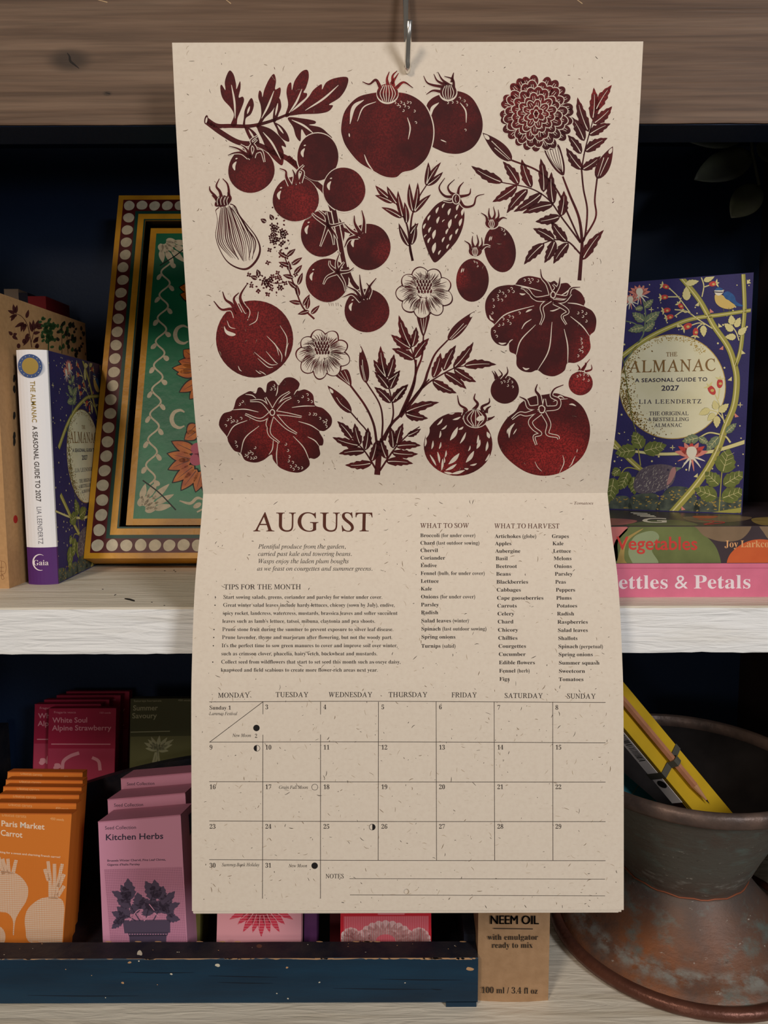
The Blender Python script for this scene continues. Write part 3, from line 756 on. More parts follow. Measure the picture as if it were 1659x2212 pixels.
# lobed tomatoes
lob1 = [(243, 1190), (270, 1110), (340, 1080), (370, 1000), (430, 960), (470, 945), (505, 962), (522, 922), (548, 922), (577, 955), (590, 890), (635, 870), (667, 903), (685, 885), (720, 850), (775, 850), (820, 890), (808, 942), (860, 933), (915, 970), (930, 1045), (990, 1070), (1047, 1130), (1046, 1190), (1000, 1230), (960, 1232), (990, 1290), (985, 1332), (960, 1340), (967, 1400), (930, 1430), (890, 1428), (890, 1480), (830, 1525), (760, 1525), (690, 1500), (660, 1475), (630, 1435), (618, 1400), (560, 1440), (500, 1457), (430, 1440), (398, 1390), (350, 1370), (310, 1310), (298, 1270)]
A.blob(lob1, I, 1)
for p in ([(340, 1080), (430, 1075), (525, 1095)], [(300, 1275), (350, 1195), (445, 1155)], [(398, 1390), (430, 1280), (530, 1195)], [(765, 1062), (850, 1052), (930, 1052)], [(812, 1162), (900, 1190), (965, 1232)], [(775, 1268), (850, 1350), (890, 1440)], [(660, 1475), (655, 1400), (665, 1310)], [(600, 1400), (625, 1360), (632, 1295)], [(432, 968), (480, 975), (508, 998)], [(665, 905), (660, 950), (650, 980)], [(780, 970), (800, 940), (830, 930)], [(878, 1272), (930, 1300), (962, 1340)]): A.line(p, 3, 3, P, 2, mid=7)
A.dots([(305, 1150), (325, 1135), (345, 1158), (290, 1192), (370, 1160), (400, 1140), (330, 1165), (360, 1310), (368, 1340), (430, 1405), (450, 1390), (465, 1380), (480, 1392), (505, 1420), (470, 1425), (445, 1415), (490, 1425), (500, 1350), (615, 930), (635, 905), (640, 930), (840, 985), (875, 970), (880, 1005), (810, 1020), (905, 1020), (890, 1108), (920, 1110), (935, 1112), (965, 1140), (990, 1165), (1010, 1155), (1005, 1175), (1010, 1198), (735, 1370), (745, 1415), (755, 1485), (775, 1505), (790, 1480), (810, 1498), (770, 1455), (835, 1495), (740, 1445), (720, 1325), (390, 1040), (410, 1020)], 8, P, 3, 4)
for (x, y, bx, by) in ((430, 1110, 540, 1150), (465, 1015, 550, 1020), (575, 990, 600, 1040), (750, 950, 680, 1000), (760, 990, 700, 1020), (835, 1130, 730, 1110), (800, 1250, 720, 1200), (675, 1315, 600, 1240), (605, 1210, 590, 1180)): A.sepal([(625, 1098), (bx, by), (x, y)], 26, I, P, 4)
A.ell(625, 1098, 20, 24, P, 6); A.ell(625, 1098, 13, 17, I, 7)
A.T = T4
lob2 = [(623, 340), (640, 270), (700, 205), (780, 185), (835, 182), (870, 140), (930, 120), (1000, 130), (1060, 150), (1090, 165), (1120, 155), (1150, 175), (1210, 170), (1245, 200), (1310, 240), (1340, 300), (1335, 337), (1390, 370), (1420, 430), (1410, 510), (1373, 552), (1378, 640), (1330, 710), (1270, 742), (1213, 745), (1190, 800), (1120, 838), (1050, 828), (998, 795), (950, 810), (890, 800), (850, 760), (845, 688), (800, 660), (793, 600), (770, 620), (710, 608), (670, 560), (666, 500), (690, 468), (640, 420)]
A.blob(lob2, I, 1)
for p in ([(690, 470), (780, 390), (975, 333)], [(835, 182), (920, 200), (1030, 230)], [(845, 690), (880, 580), (985, 470)], [(1000, 795), (1080, 650), (1103, 450)], [(1215, 748), (1215, 620), (1190, 500)], [(1235, 410), (1320, 480), (1373, 552)], [(1215, 313), (1280, 320), (1338, 338)], [(885, 500), (910, 460), (955, 430)], [(793, 602), (805, 585), (822, 575)], [(1240, 205), (1200, 240), (1165, 260)]): A.line(p, 3, 3, P, 2, mid=8)
for p in ([(655, 400), (665, 425), (685, 438)], [(720, 598), (745, 606), (775, 600)], [(893, 775), (915, 788), (940, 782)], [(870, 245), (890, 252), (912, 248)], [(915, 380), (935, 368), (960, 360)]): A.line(p, 3, 3, P, 2, mid=13)
A.dots([(725, 230), (750, 243), (790, 228), (812, 210), (825, 232), (768, 263), (712, 262), (680, 292), (715, 288), (742, 293), (683, 337), (673, 385), (752, 428), (795, 408), (820, 415), (785, 440), (722, 473), (750, 465), (802, 460), (690, 518), (705, 552), (868, 385), (1288, 385), (1318, 375), (1345, 388), (1323, 410), (1347, 443), (1313, 600), (1317, 630), (1318, 663), (1300, 652), (1288, 692), (1310, 572), (905, 150), (935, 145), (960, 145), (1000, 155), (945, 165)], 8, P, 3, 4)
for pts in ([(1100, 265), (1070, 180), (1030, 130), (1020, 70)], [(1090, 270), (980, 280), (930, 220), (880, 205)], [(1095, 285), (1000, 290), (960, 260), (905, 215)], [(1120, 240), (1150, 190), (1160, 130)], [(1130, 265), (1210, 270), (1240, 210), (1305, 200)], [(1110, 300), (1190, 300), (1240, 250)], [(1090, 290), (1030, 340), (1040, 410), (1018, 470)], [(1115, 310), (1190, 350), (1215, 380), (1175, 410), (1205, 468)], [(1100, 250), (1130, 210), (1110, 180)]): A.sepal(pts, 24, I, P, 4)
A.ell(1110, 255, 20, 26, P, 6); A.ell(1110, 255, 13, 19, I, 7)
A.line([(1088, 370), (1115, 368), (1160, 350)], 2, 3, P, 5, mid=9)
# tiny tomatoes
for x, y, r in ((765, 935, 101), (1308, 888, 87)):
    A.ell(x, y, r, r, I, 1, wob=.01); A.dots([(x + 20, y - 60), (x + 50, y - 55), (x + 20, y - 30), (x + 30, y - 78), (x - 25, y - 50), (x - 5, y - 58), (x + 55, y - 20)], 7, P, 2)
for pts in ([(700, 860), (690, 830), (672, 800)], [(715, 855), (700, 820), (690, 800)], [(725, 850), (745, 825), (720, 790)], [(760, 845), (785, 810), (780, 770)], [(1295, 805), (1300, 780), (1285, 755)], [(1320, 800), (1345, 760), (1340, 740)], [(1340, 805), (1385, 790), (1385, 755)], [(1310, 802), (1330, 770), (1375, 715)]): A.sepal(pts, 18, I, P, 2)
A.line([(1225, 835), (1300, 800), (1370, 825)], 3, 3, P, 4, mid=6)
# striped round tomato
A.ell(430, 1325, 246, 228, I, 1, wob=.01)
for (x, y, l, an, w_) in ((300, 1165, 60, -50, 14), (385, 1105, 40, -10, 8), (420, 1140, 60, -20, 14), (330, 1205, 50, -40, 12), (210, 1240, 90, -75, 22), (300, 1255, 50, -80, 12), (400, 1250, 110, -60, 30), (465, 1280, 90, -62, 16), (245, 1330, 60, -80, 14), (195, 1310, 60, -85, 14), (300, 1335, 50, -75, 12), (570, 1290, 60, -80, 14), (575, 1325, 70, -70, 22), (635, 1340, 70, -80, 18), (645, 1260, 50, 70, 24), (510, 1355, 40, -70, 10), (340, 1395, 50, -80, 12), (290, 1420, 80, 80, 16), (250, 1440, 90, 60, 14), (400, 1430, 110, -45, 30), (515, 1415, 100, -55, 28), (315, 1470, 80, -85, 16), (380, 1490, 90, -30, 20), (540, 1470, 50, -15, 12), (430, 1525, 100, -15, 20), (490, 1500, 30, 0, 12), (360, 1530, 60, 10, 16), (640, 1420, 60, -60, 14), (330, 1440, 40, -90, 10), (450, 1210, 40, -30, 14)):
    c, q = math.cos(rad(an)) * l / 2, math.sin(rad(an)) * l / 2
    A.line([(x - c, y - q), (x + 3, y + 3), (x + c, y + q)], 3, 2, P, 2, mid=w_)
for pts in ([(480, 1150), (490, 1080), (440, 1040), (425, 975)], [(530, 1090), (570, 1040), (545, 1000), (553, 962)], [(620, 1110), (600, 1060), (650, 1030), (655, 995)], [(630, 1100), (640, 1070), (665, 1052)], [(630, 1150), (665, 1140), (692, 1125)], [(470, 1120), (475, 1090), (465, 1075)]): A.sepal(pts, 28, I, P, 4)
A.ell(555, 1140, 88, 70, P, 5); A.ell(555, 1140, 82, 64, I, 6)
for k in (-55, -30, 0, 30, 55): A.line([(555 + k * .3, 1080), (555 + k * 1.1, 1140), (555 + k * .3, 1200)], 5, 5, P, 7)
A.ell(590, 1140, 30, 18, P, 8, rot=-20)
# red tomato bottom right
A.blob([(713, 1300), (730, 1220), (780, 1140), (840, 1090), (880, 1030), (960, 985), (1050, 970), (1130, 960), (1190, 980), (1260, 1005), (1330, 1070), (1372, 1180), (1370, 1290), (1330, 1400), (1250, 1480), (1150, 1535), (1040, 1552), (930, 1530), (830, 1470), (750, 1390)], I, 1)
for p, w_ in (([(835, 1175), (800, 1220), (795, 1280)], 20), ([(815, 1190), (785, 1225), (782, 1250)], 8), ([(850, 1215), (825, 1255)], 8), ([(1130, 1000), (1160, 980), (1190, 995)], 10), ([(1225, 1040), (1250, 1040), (1275, 1052)], 12), ([(1180, 1405), (1188, 1460), (1155, 1535)], 6), ([(1285, 1360), (1280, 1385)], 5), ([(1270, 1410), (1255, 1440), (1245, 1465), (1225, 1490)], 7), ([(1110, 1020), (1150, 1005), (1215, 1000)], 6), ([(980, 1450), (1000, 1490), (1030, 1520)], 4)): A.line(p, 2, 2, P, 2, mid=w_)
for pts in ([(1010, 1060), (940, 1060), (915, 1010), (870, 985)], [(1020, 1045), (1010, 980), (985, 940), (998, 895)], [(1060, 1070), (1140, 1060), (1150, 1010), (1100, 980), (1120, 930), (1185, 900)], [(1000, 1085), (920, 1110), (870, 1105), (815, 1145)], [(1015, 1100), (950, 1160), (970, 1210), (1020, 1250), (975, 1270), (990, 1330)], [(1040, 1100), (1080, 1180), (1070, 1250), (1140, 1270), (1150, 1290)], [(1050, 1060), (1050, 1000)]): A.sepal(pts, 30, I, P, 4)
A.blob([(1005, 1060), (1030, 1045), (1055, 1065), (1045, 1100), (1015, 1100)], P, 6); A.blob([(1012, 1062), (1030, 1052), (1048, 1068), (1040, 1093), (1018, 1093)], I, 7)


# single marigolds, white petals
def marigold(T, cx, cy, r, n, dy):
    A.T = T
    for k in range(n):
        an = 2 * math.pi * k / n + .3; rr = r * (.60 if math.sin(an) < 0 else .66); x, y = cx + rr * math.cos(an), cy + rr * .88 * math.sin(an) + dy * .3
        dg = math.degrees(an); pr = r * R0.uniform(.36, .43); pw = r * 2.0 / n * R0.uniform(1.15, 1.45)
        A.ell(x, y, pr + 8, pw + 8, I, 2, rot=dg, wob=.02); A.ell(x, y, pr, pw, P, 3, rot=dg, wob=.02)
    for k in range(n * 10):
        an = 2 * math.pi * k / (n * 10) + R0.uniform(-.03, .03); a0 = r * R0.uniform(.32, .5); a1 = r * R0.uniform(.70, .95)
        A.line([(cx + a0 * math.cos(an), cy + a0 * .85 * math.sin(an)), (cx + (a0 + a1) / 2 * math.cos(an + .05), cy + (a0 + a1) / 2 * .9 * math.sin(an + .05)), (cx + a1 * math.cos(an), cy + a1 * .9 * math.sin(an) + dy * .3)], 2, 2, I, 4, mid=5)
    A.ell(cx, cy, r * .30, r * .26, P, 4)
    for k in range(n):
        an = 2 * math.pi * (k + .5) / n + .3; A.line([(cx + r * .25 * math.cos(an), cy + r * .2 * math.sin(an)), (cx + r * .9 * math.cos(an), cy + r * .82 * math.sin(an) + dy * .3)], 3, 4, I, 5)
    A.ell(cx - 8, cy - dy * .8, r * .27, r * .26, I, 6, wob=.06)
    for row in range(4):
        for k in range(5):
            x = cx - 8 + (k - 2 + .5 * (row % 2)) * r * .105; y = cy - dy * .8 + (row - 1.5) * r * .125
            A.leaf((x, y + 19), (x + (k - 2) * 4, y - 19), 12, P, 7); A.leaf((x, y + 16), (x + (k - 2) * 4, y - 15), 8, I, 8)


marigold(T3, 985, 665, 182, 9, 40); marigold(T4, 190, 225, 192, 9, 40)
A.T = T3
A.blob([(1058, 818), (1100, 805), (1160, 790), (1188, 850), (1188, 908), (1140, 880)], I, 1)
for q in range(3): A.line([(1085 + q * 28, 815 - q * 8), (1120 + q * 22, 850), (1180, 900)], 3, 3, P, 2)
for p, w0, w1 in (([(1185, 905), (1290, 1050), (1350, 1180), (1372, 1310)], 14, 18), ([(1300, 885), (1390, 1030), (1415, 1150), (1408, 1300)], 10, 14), ([(1190, 1100), (1250, 1170), (1300, 1230), (1340, 1330)], 10, 10), ([(1440, 850), (1470, 960), (1490, 1060), (1485, 1150), (1430, 1300)], 8, 14), ([(1376, 1545), (1385, 1440), (1395, 1300)], 42, 40), ([(1365, 1500), (1290, 1380), (1200, 1285)], 14, 7), ([(1395, 1515), (1500, 1360), (1600, 1255), (1680, 1200)], 14, 7), ([(1405, 1310), (1480, 1180), (1560, 1090), (1640, 900), (1655, 720)], 22, 14), ([(1560, 1095), (1660, 960), (1750, 860)], 14, 10)): A.line(p, w0, w1, I, 1)
A.leaf((1298, 890), (1258, 618), 34, I, 1); A.leaf((1192, 1103), (1020, 905), 36, I, 1)
A.leaf((1257, 670), (1257, 630), 9, P, 2); A.leaf((1060, 960), (1035, 925), 10, P, 2)
A.line([(1295, 870), (1275, 780), (1270, 720)], 3, 4, P, 2); A.line([(1185, 1090), (1120, 1040), (1085, 990)], 3, 4, P, 2); A.line([(1285, 870), (1262, 760)], 3, 4, P, 2)
leaves(T3, ((1440, 850, 1400, 620), (1450, 850, 1497, 680), (1445, 850, 1350, 720), (1460, 930, 1355, 805), (1470, 930, 1540, 795), (1475, 1030, 1355, 915), (1480, 1030, 1600, 895), (1200, 1290, 1090, 1160), (1255, 1330, 1215, 1175), (1290, 1370, 1310, 1205), (1250, 1335, 1055, 1275), (1290, 1375, 1100, 1395), (1340, 1460, 1145, 1475), (1335, 1450, 1372, 1290), (1445, 1430, 1398, 1280), (1490, 1355, 1470, 1200), (1515, 1330, 1562, 1175), (1590, 1265, 1690, 1215), (1510, 1340, 1690, 1335), (1480, 1385, 1670, 1395), (1440, 1450, 1635, 1465)), 30)
A.T = T4
A.blob([(135, 400), (180, 408), (224, 400), (218, 450), (183, 552), (150, 480)], I, 1)
for q in (160, 182, 204): A.line([(q, 412), (q * .6 + 73, 470), (182, 535)], 3, 3, P, 2)
for p, w0, w1 in (([(182, 540), (172, 690), (132, 800), (100, 920), (10, 1130)], 10, 22), ([(355, 580), (265, 680), (215, 800), (170, 920), (15, 1130)], 10, 24), ([(475, 765), (390, 785), (240, 870), (160, 935)], 6, 14), ([(95, 640), (118, 720), (130, 790)], 8, 12)): A.line(p, w0, w1, I, 1)
A.leaf((355, 582), (550, 372), 38, I, 1); A.line([(370, 570), (470, 460)], 4, 4, P, 2); A.line([(380, 575), (490, 470)], 4, 4, P, 2); A.leaf((515, 415), (545, 380), 10, P, 2)
leaves(T4, ((95, 640, 5, 400), (100, 630, 130, 485), (95, 640, -50, 540), (115, 718, -45, 640), (115, 710, 222, 565), (250, 850, 305, 670), (325, 800, 415, 615), (395, 780, 540, 595), (470, 765, 705, 755), (400, 785, 560, 880), (330, 815, 490, 930), (245, 870, 420, 960), (45, 1100, 295, 1025), (50, 1105, 215, 1140), (-20, 1010, 72, 900), (-75, 870, 15, 800)), 32)
# chips of ink the cutter left round the motifs
A.T = T0
for i in range(330):
    x, y = R0.uniform(430, 1330), R0.uniform(150, 1045); an = R0.choice((R0.uniform(-2.4, -1.9), R0.uniform(0, 3.14)))
    l = R0.choice((1, 1, 1.5, 2, 3, 6))
    A.line([(x, y), (x + l * math.cos(an), y + l * math.sin(an))], .4, .4, I, 1, mid=R0.uniform(.8, 1.8))
mb = MB(); sheet_mesh(mb, top, 0.0022, (880.5, 143), 7.4)
A.emit(mb, rows=True, clip=(CALX - CALW + .0003, CALX + CALW - .0003, .02, top.n - .02))
mb.build('picture_page', cal)

# ------------------------------------------------------------------ month page
A = Art(bot)
flecks(A, 440, 1320, 1075, 1960, 520); flecks(A, 420, 1335, 1300, 1960, 250)
C5, C6, C7, C8 = (400, 1060, 3.318), (860, 1060, 3.318), (400, 1470, 3.318), (860, 1470, 3.318)
A.T = C5
A.text('AUGUST', 483, 1350, (291, 291), 126, BROWN)
for t, x0, x1, y in (('Plentiful produce from the garden,', 525, 1152, 415), ('carried past kale and towering beans.', 522, 1196, 467), ('Wasps enjoy the laden plum boughs', 523, 1174, 520), ('as we feast on courgettes and summer greens.', 516, 1344, 573)):
    A.text(t, x0, x1, y, 29, BLACK, 'ital')
A.text('TIPS FOR THE MONTH', 277, 831, (707, 706), 33, BLACK)
for t, x0, x1, y, bu in (
    ('Start sowing salads, greens, coriander and parsley for winter under cover.', 274, 1414, 775, 217), ('Great winter salad leaves include hardy lettuces, chicory (sown by July), endive,', 272, 1503, 832, 214), ('spicy rocket, landcress, watercress, mustards, brassica leaves and softer succulent', 268, 1522, 890, 0), ("leaves such as lamb's lettuce, tatsoi, mibuna, claytonia and pea shoots.", 266, 1363, 947, 0),
    ('Prune stone fruit during the summer to prevent exposure to silver leaf disease.', 265, 1493, 1006, 207), ('Prune lavender, thyme and marjoram after flowering, but not the woody part.', 263, 1485, 1063, 205), ("It's the perfect time to sow green manures to cover and improve soil over winter,", 261, 1523, 1122, 202), ('such as crimson clover, phacelia, hairy vetch, buckwheat and mustards.', 258, 1378, 1180, 0),
    ('Collect seed from wildflowers that start to set seed this month such as oxeye daisy,', 258, 1545, 1239, 198), ('knapweed and field scabious to create more flower-rich areas next year.', 255, 1382, 1297, 0)):
    A.text(t, x0, x1, y, 25, BLACK)
    if bu: A.ell(bu, y - 11, 4.5, 4.5, BLACK, 3, n=14)
A.T = C6
A.text('~ Tomatoes', 1230, 1400, 99, 19, BROWN, 'ital')
A.text('WHAT TO SOW', 157, 510, (267, 266), 32, BROWN); A.text('WHAT TO HARVEST', 688, 1158, (269, 270), 32, BROWN)
sow = [('Broccoli', '(for under cover)', 298, 555), ('Chard', '(last outdoor sowing)', 264, 584), ('Chervil', '', 286, 0), ('Coriander', '', 337, 0), ('Endive', '', 278, 0), ('Fennel', '(bulb, for under cover)', 273, 622), ('Lettuce', '', 292, 0), ('Kale', '', 243, 0), ('Onions', '(for under cover)', 290, 554), ('Parsley', '', 292, 0), ('Radish', '', 288, 0), ('Salad leaves', '(winter)', 381, 508), ('Spinach', '(last outdoor sowing)', 306, 635), ('Spring onions', '', 412, 0), ('Turnips', '(salad)', 306, 413)]
ys = (333, 387, 440, 494, 548, 604, 660, 715, 772, 829, 885, 944, 1002, 1060, 1125)
for i, ((t, p, x1, x2), y) in enumerate(zip(sow, ys)):
    A.text(t, 158 + i * .55, x1, y, 25, BLACK, 'bold')
    if p: A.text(p, x1 + 9, x2, y, 25, BLACK)
hy = (339, 391, 445, 498, 554, 609, 666, 723, 781, 837, 894, 951, 1010, 1068, 1126, 1184, 1244, 1303, 1362)
for i, (t, x1) in enumerate((('Artichokes', 880), ('Apples', 813), ('Aubergine', 877), ('Basil', 786), ('Beetroot', 852), ('Beans', 809), ('Blackberries', 933), ('Cabbages', 881), ('Cape gooseberries', 1043), ('Carrots', 852), ('Celery', 832), ('Chard', 827), ('Chicory', 860), ('Chillies', 857), ('Courgettes', 918), ('Cucumber', 914), ('Edible flowers', 982), ('Fennel', 842), ('Figs', 800))):
    A.text(t, 693 + i * 1.8, x1, hy[i], 25, BLACK, 'bold')
A.text('(globe)', 889, 992, 339, 25, BLACK); A.text('(herb)', 852, 945, 1303, 25, BLACK)
for i, (t, x1) in enumerate((('Grapes', 1225), ('Kale', 1186), ('Lettuce', 1240), ('Melons', 1244), ('Onions', 1246), ('Parsley', 1250), ('Peas', 1204), ('Peppers', 1270), ('Plums', 1245), ('Potatoes', 1285), ('Radish', 1262), ('Raspberries', 1361), ('Salad leaves', 1361), ('Shallots', 1287), ('Spinach', 1290), ('Spring onions', 1397), ('Summer squash', 1444), ('Sweetcorn', 1340), ('Tomatoes', 1330))):
    A.text(t, 1101 + 50 * (1 - (1 - i / 18) ** 1.7), x1, hy[i] + (2 if i > 10 else 0), 25, BLACK, 'bold')
A.text('(perpetual)', 1298, 1470, 1129, 25, BLACK)
A.T = C7
A.text('MONDAY', 235, 463, (123, 121), 33, BLACK); A.text('TUESDAY', 648, 884, 118, 33, BLACK); A.text('WEDNESDAY', 1027, 1342, 118, 33, BLACK); A.text('THURSDAY', 1457, 1737, 118, 33, BLACK)
A.T = C8
A.text('FRIDAY', 382, 565, (120, 121), 33, BLACK); A.text('SATURDAY', 763, 1038, (125, 126), 33, BLACK); A.text('SUNDAY', 1210, 1417, (128, 130), 33, BLACK)
A.T = T0
for y0, y1, y2 in ((1516, 1514.8, 1517.5), (1603, 1602.5, 1604.5), (1688.5, 1689, 1689.5), (1773.2, 1774.6, 1774.8), (1857, 1858.5, 1859)): A.line([(452, y0), (820, y1), (1308, y2)], 1.2, 1.2, GREYL, 2)
for x0, x1, y1 in ((568, 567, 1941), (692.5, 692.3, 1941), (817.5, 817, 1859), (942, 943, 1859), (1067.5, 1068.5, 1859), (1194, 1194.5, 1859)): A.line([(x0, 1516), (x1, y1)], 1.2, 1.2, GREYL, 2)
A.line([(568, 1516), (453, 1603)], 1.2, 1.2, GREYL, 2); A.line([(755, 1898), (1307, 1899)], 1.1, 1.1, GREYL, 2); A.line([(756, 1933), (1307, 1935)], 1.1, 1.1, GREYL, 2)
NX = (452.5, 573, 698.5, 823.5, 948, 1074, 1199.5); day = 3
for row, y in enumerate((1532, 1619, 1704.5, 1790, 1874)):
    for c in range(7):
        if row == 0 and c == 0: continue
        if day > 31: continue
        A.text(str(day), NX[c], None, y + (1 if row == 0 and c > 4 else 0), 9.2, BLACK, 'rom', sx=1.0); day += 1
A.T = C7
A.text('Sunday 1', 174, 330, 208, 26, BLACK); A.text('Lammas Festival', 173, 374, 248, 22, BLACK, 'ital'); A.text('New Moon', 339, 473, 404, 22, BLACK, 'ital'); A.text('2', 500, 517, 411, 27, BLACK)
A.text('Grain Full Moon', 672, 881, 776, 22, BLACK, 'ital'); A.text('New Moon', 742, 876, 1338, 22, BLACK, 'ital'); A.text('Summer Bank Holiday', 263, 533, 1331, 22, BLACK, 'ital')
A.text('NOTES', 1006, 1138, 1417, 29, BLACK)
MOON = S('moon_black_ink', (26, 22, 22))
A.ell(511, 340, 23, 23, MOON, 3); A.ell(928, 1327, 23, 23, MOON, 3)
for x, y, s_ in ((514, 485, -1), (1341, 1050, 1), (929, 764, 0)):
    A.ell(x, y, 23, 23, MOON, 3); A.ell(x, y, 20, 20, P, 4)
    if s_: A.poly([(x, y - 21)] + [(x + s_ * 21 * math.sin(q * math.pi / 12), y - 21 * math.cos(q * math.pi / 12)) for q in range(1, 12)] + [(x, y + 21)], MOON, 5)
mb = MB(); sheet_mesh(mb, bot, 0.0003, (878, 1926), 6)
A.emit(mb, clip=(CALX - CALW + .0003, CALX + CALW - .0003, .02, bot.n - .02))
mb.build('month_page', cal)
# the later months behind
under = Sheet([(1072, .5160), (1100, .5120), (1150, .5060), (1241, .4940), (1331, .4878), (1422, .4842), (1500, .4821), (1700, .4818), (1975, .4823)], 30)
for i, (du, th, dn) in enumerate(((0.0012, 0.0006, 0.0010), (0.0028, 0.0012, 0.0022))):
    mb = MB(); sf = Sheet([(py + (1.5 * i if py > 1900 else 0), d - .0007 + dn * .9) for py, d in [(1070, .5140), (1100, .5105), (1150, .5050), (1241, .4930), (1331, .4868), (1422, .4832), (1500, .4811), (1700, .4808), (1971, .4813)]], 30)
    sheet_mesh(mb, sf, th, (700 + i, 1700), 0.05, u0=CALX - CALW + 0.0004, u1=CALX + CALW - du); mb.build('page', cal)

# ------------------------------------------------------------------ the hook
CHROME = mat('polished_steel', (.86, .84, .80), 0.22, 1.0)
hk = thing('metal_hook', 'shiny steel S hook over the top beam holding up the calendar', 'hook', Vector((hole_t.x, hole_t.y, hole_t.z)))
hx = hole_t.x
tip = atY(884, 44, hole_t.y - .017)
low = atY(880.5, 131, hole_t.y - .0045)
pts = [tip, tip.lerp(low, .5), low]
for i in range(1, 8):
    an = math.pi * i / 8; pts.append(Vector((hx, low.y + (1 - math.cos(an)) * .005, low.z - .0015 - math.sin(an) * .0022)))
up = atY(877, 60, YF - .012); up2 = atY(876, -40, YF - .008)
pts += [Vector((hx, low.y + .0105, low.z + .002)), up, up2]
zc = Z0 + BM_T + .004
for i in range(0, 9):
    an = math.pi * i / 8; pts.append(Vector((up2.x, YF + .015 - math.cos(an) * .022, zc + .012 * math.sin(an))))
pts.append(Vector((up2.x, YF + .037, zc - .02)))
mb = MB(); mb.tube(CHROME, pts, .0018, 16); mb.build('wire', hk, smooth=True)
# ================================================================== the right-hand almanac (cover drawn once, used for both copies)
NAVYC = S('indigo_book_cloth', (52, 46, 104), 0.55, var=0.3, vscale=60, bump=0.08, bscale=900)
PAGES = S('book_page_edges', (206, 196, 174), 0.9, var=0.3, vscale=200, stretch=(1, 1, 6))
GOLD = mat('gold_foil', s2l((176, 148, 76)), 0.4, 0.45)
GOLDP = S('pale_gold_leaf_print', (230, 218, 152), 0.5); OLIVE = S('olive_stem_print', (172, 164, 78), 0.55); OLIVED = S('dark_olive_print', (112, 112, 52), 0.6)
CREAM = S('moon_cream_print', (242, 236, 202), 0.6, var=0.35, vscale=40, rgb2=(206, 196, 140)); CRED = S('hip_red_print', (206, 72, 66), 0.55); CPINK = S('petal_pink_print', (226, 140, 124), 0.6); CWHT = S('white_print', (236, 228, 206), 0.6)
GRN = S('leaf_green_print', (118, 128, 62), 0.6, var=.5, vscale=300); GREYG = S('sage_green_print', (120, 134, 104), 0.6); BLU = S('bird_blue_print', (52, 98, 158), 0.6, var=.4, vscale=400); YEL = S('bird_yellow_print', (222, 190, 110), 0.6)
STONE = S('stone_grey_print', (96, 104, 88), 0.7, var=.8, vscale=160, rgb2=(48, 56, 54)); FUR = S('grey_fur_print', (112, 100, 108), 0.7, var=.7, vscale=700, rgb2=(70, 60, 72)); DGOLD = S('dark_gold_speckle', (120, 90, 30), 0.5); INDT = S('indigo_text', (58, 52, 76)); BRNT = S('bronze_text', (140, 104, 56), 0.45)

ZS = Z0 - 0.067                                   # top of the pair of lying books
c_right = Vector((0.2976, 0.612, ZS)); be = rad(23)
c_dir = Vector((math.cos(be), -math.sin(be), 0))  # along the cover, spine to fore edge
AW, AH, AT = 0.132, 0.1955, 0.022
c_left = c_right - c_dir * AW
cover = Flat(c_left, c_dir, (0, 0, 1))
A = Art(cover); A.T = (1300, 560, 3.813)
q = A.T
# stars
for i in range(230):
    x, y = R0.uniform(-330, 1230), R0.uniform(130, 1840)
    if math.hypot((x - 580) / 440, (y - 1050) / 435) < 1.03: continue
    r = R0.choice((4, 5, 6, 8)); A.ell(x, y, r, r, GOLDP, 1, n=10)
for (x, y) in ((408, 415), (1140, 1200), (583, 1552), (-60, 480)):
    for an in (0, 90): A.leaf((x - 24 * math.cos(rad(an)), y - 24 * math.sin(rad(an))), (x + 24 * math.cos(rad(an)), y + 24 * math.sin(rad(an))), 4, GOLDP, 1)
# moon
A.ell(582, 1050, 440, 432, GOLD, 2, n=64); A.ell(582, 1050, 433, 425, CREAM, 3, n=64)
for i in range(560):
    an = R0.gauss(2.8, .42); rr = 432 * (1 - abs(R0.gauss(0, .11))); x, y = 580 + rr * math.cos(an), 1050 + rr * math.sin(an)
    if math.hypot(x - 580, y - 1050) < 425: A.ell(x, y, R0.uniform(3, 9), R0.uniform(2, 7), R0.choice((DGOLD, GOLD)), 4, n=7, rot=R0.uniform(0, 180))
for i in range(170):
    an = R0.uniform(-2.9, -1.0); rr = R0.uniform(375, 425); A.ell(580 + rr * math.cos(an), 1050 + rr * math.sin(an), R0.uniform(3, 8), R0.uniform(2, 5), GOLD, 4, n=7)
for i in range(40): A.ell(R0.gauss(815, 28), R0.gauss(735, 20), R0.uniform(2, 6), R0.uniform(2, 5), GOLD, 4, n=7)


def stem(p, w0, w1, m=OLIVE, lay=5, dark=True):
    if dark: A.line(p, w0 + 5, w1 + 5, OLIVED, lay)
    A.line(p, w0, w1, m, lay + 1)
    if w0 > 15: A.line([(x - w0 * .18, y) for x, y in p], w0 * .2, w1 * .2, GOLDP, lay + 2)


def aleaf(b, t, wd, m, lay=8):
    A.leaf(b, t, wd + 3, OLIVED, lay, serr=.18); A.leaf(b, t, wd, m, lay + 1, GOLDP, 5, .18)
    for s_ in (.3, .5, .7):
        x, y = b[0] + (t[0] - b[0]) * s_, b[1] + (t[1] - b[1]) * s_; dx, dy = (t[0] - b[0]), (t[1] - b[1]); L_ = math.hypot(dx, dy)
        for sg in (-1, 1): A.line([(x, y), (x + dx / L_ * wd * .5 - sg * dy / L_ * wd * .6, y + dy / L_ * wd * .5 + sg * dx / L_ * wd * .6)], 3, 2, GOLDP, lay + 2)


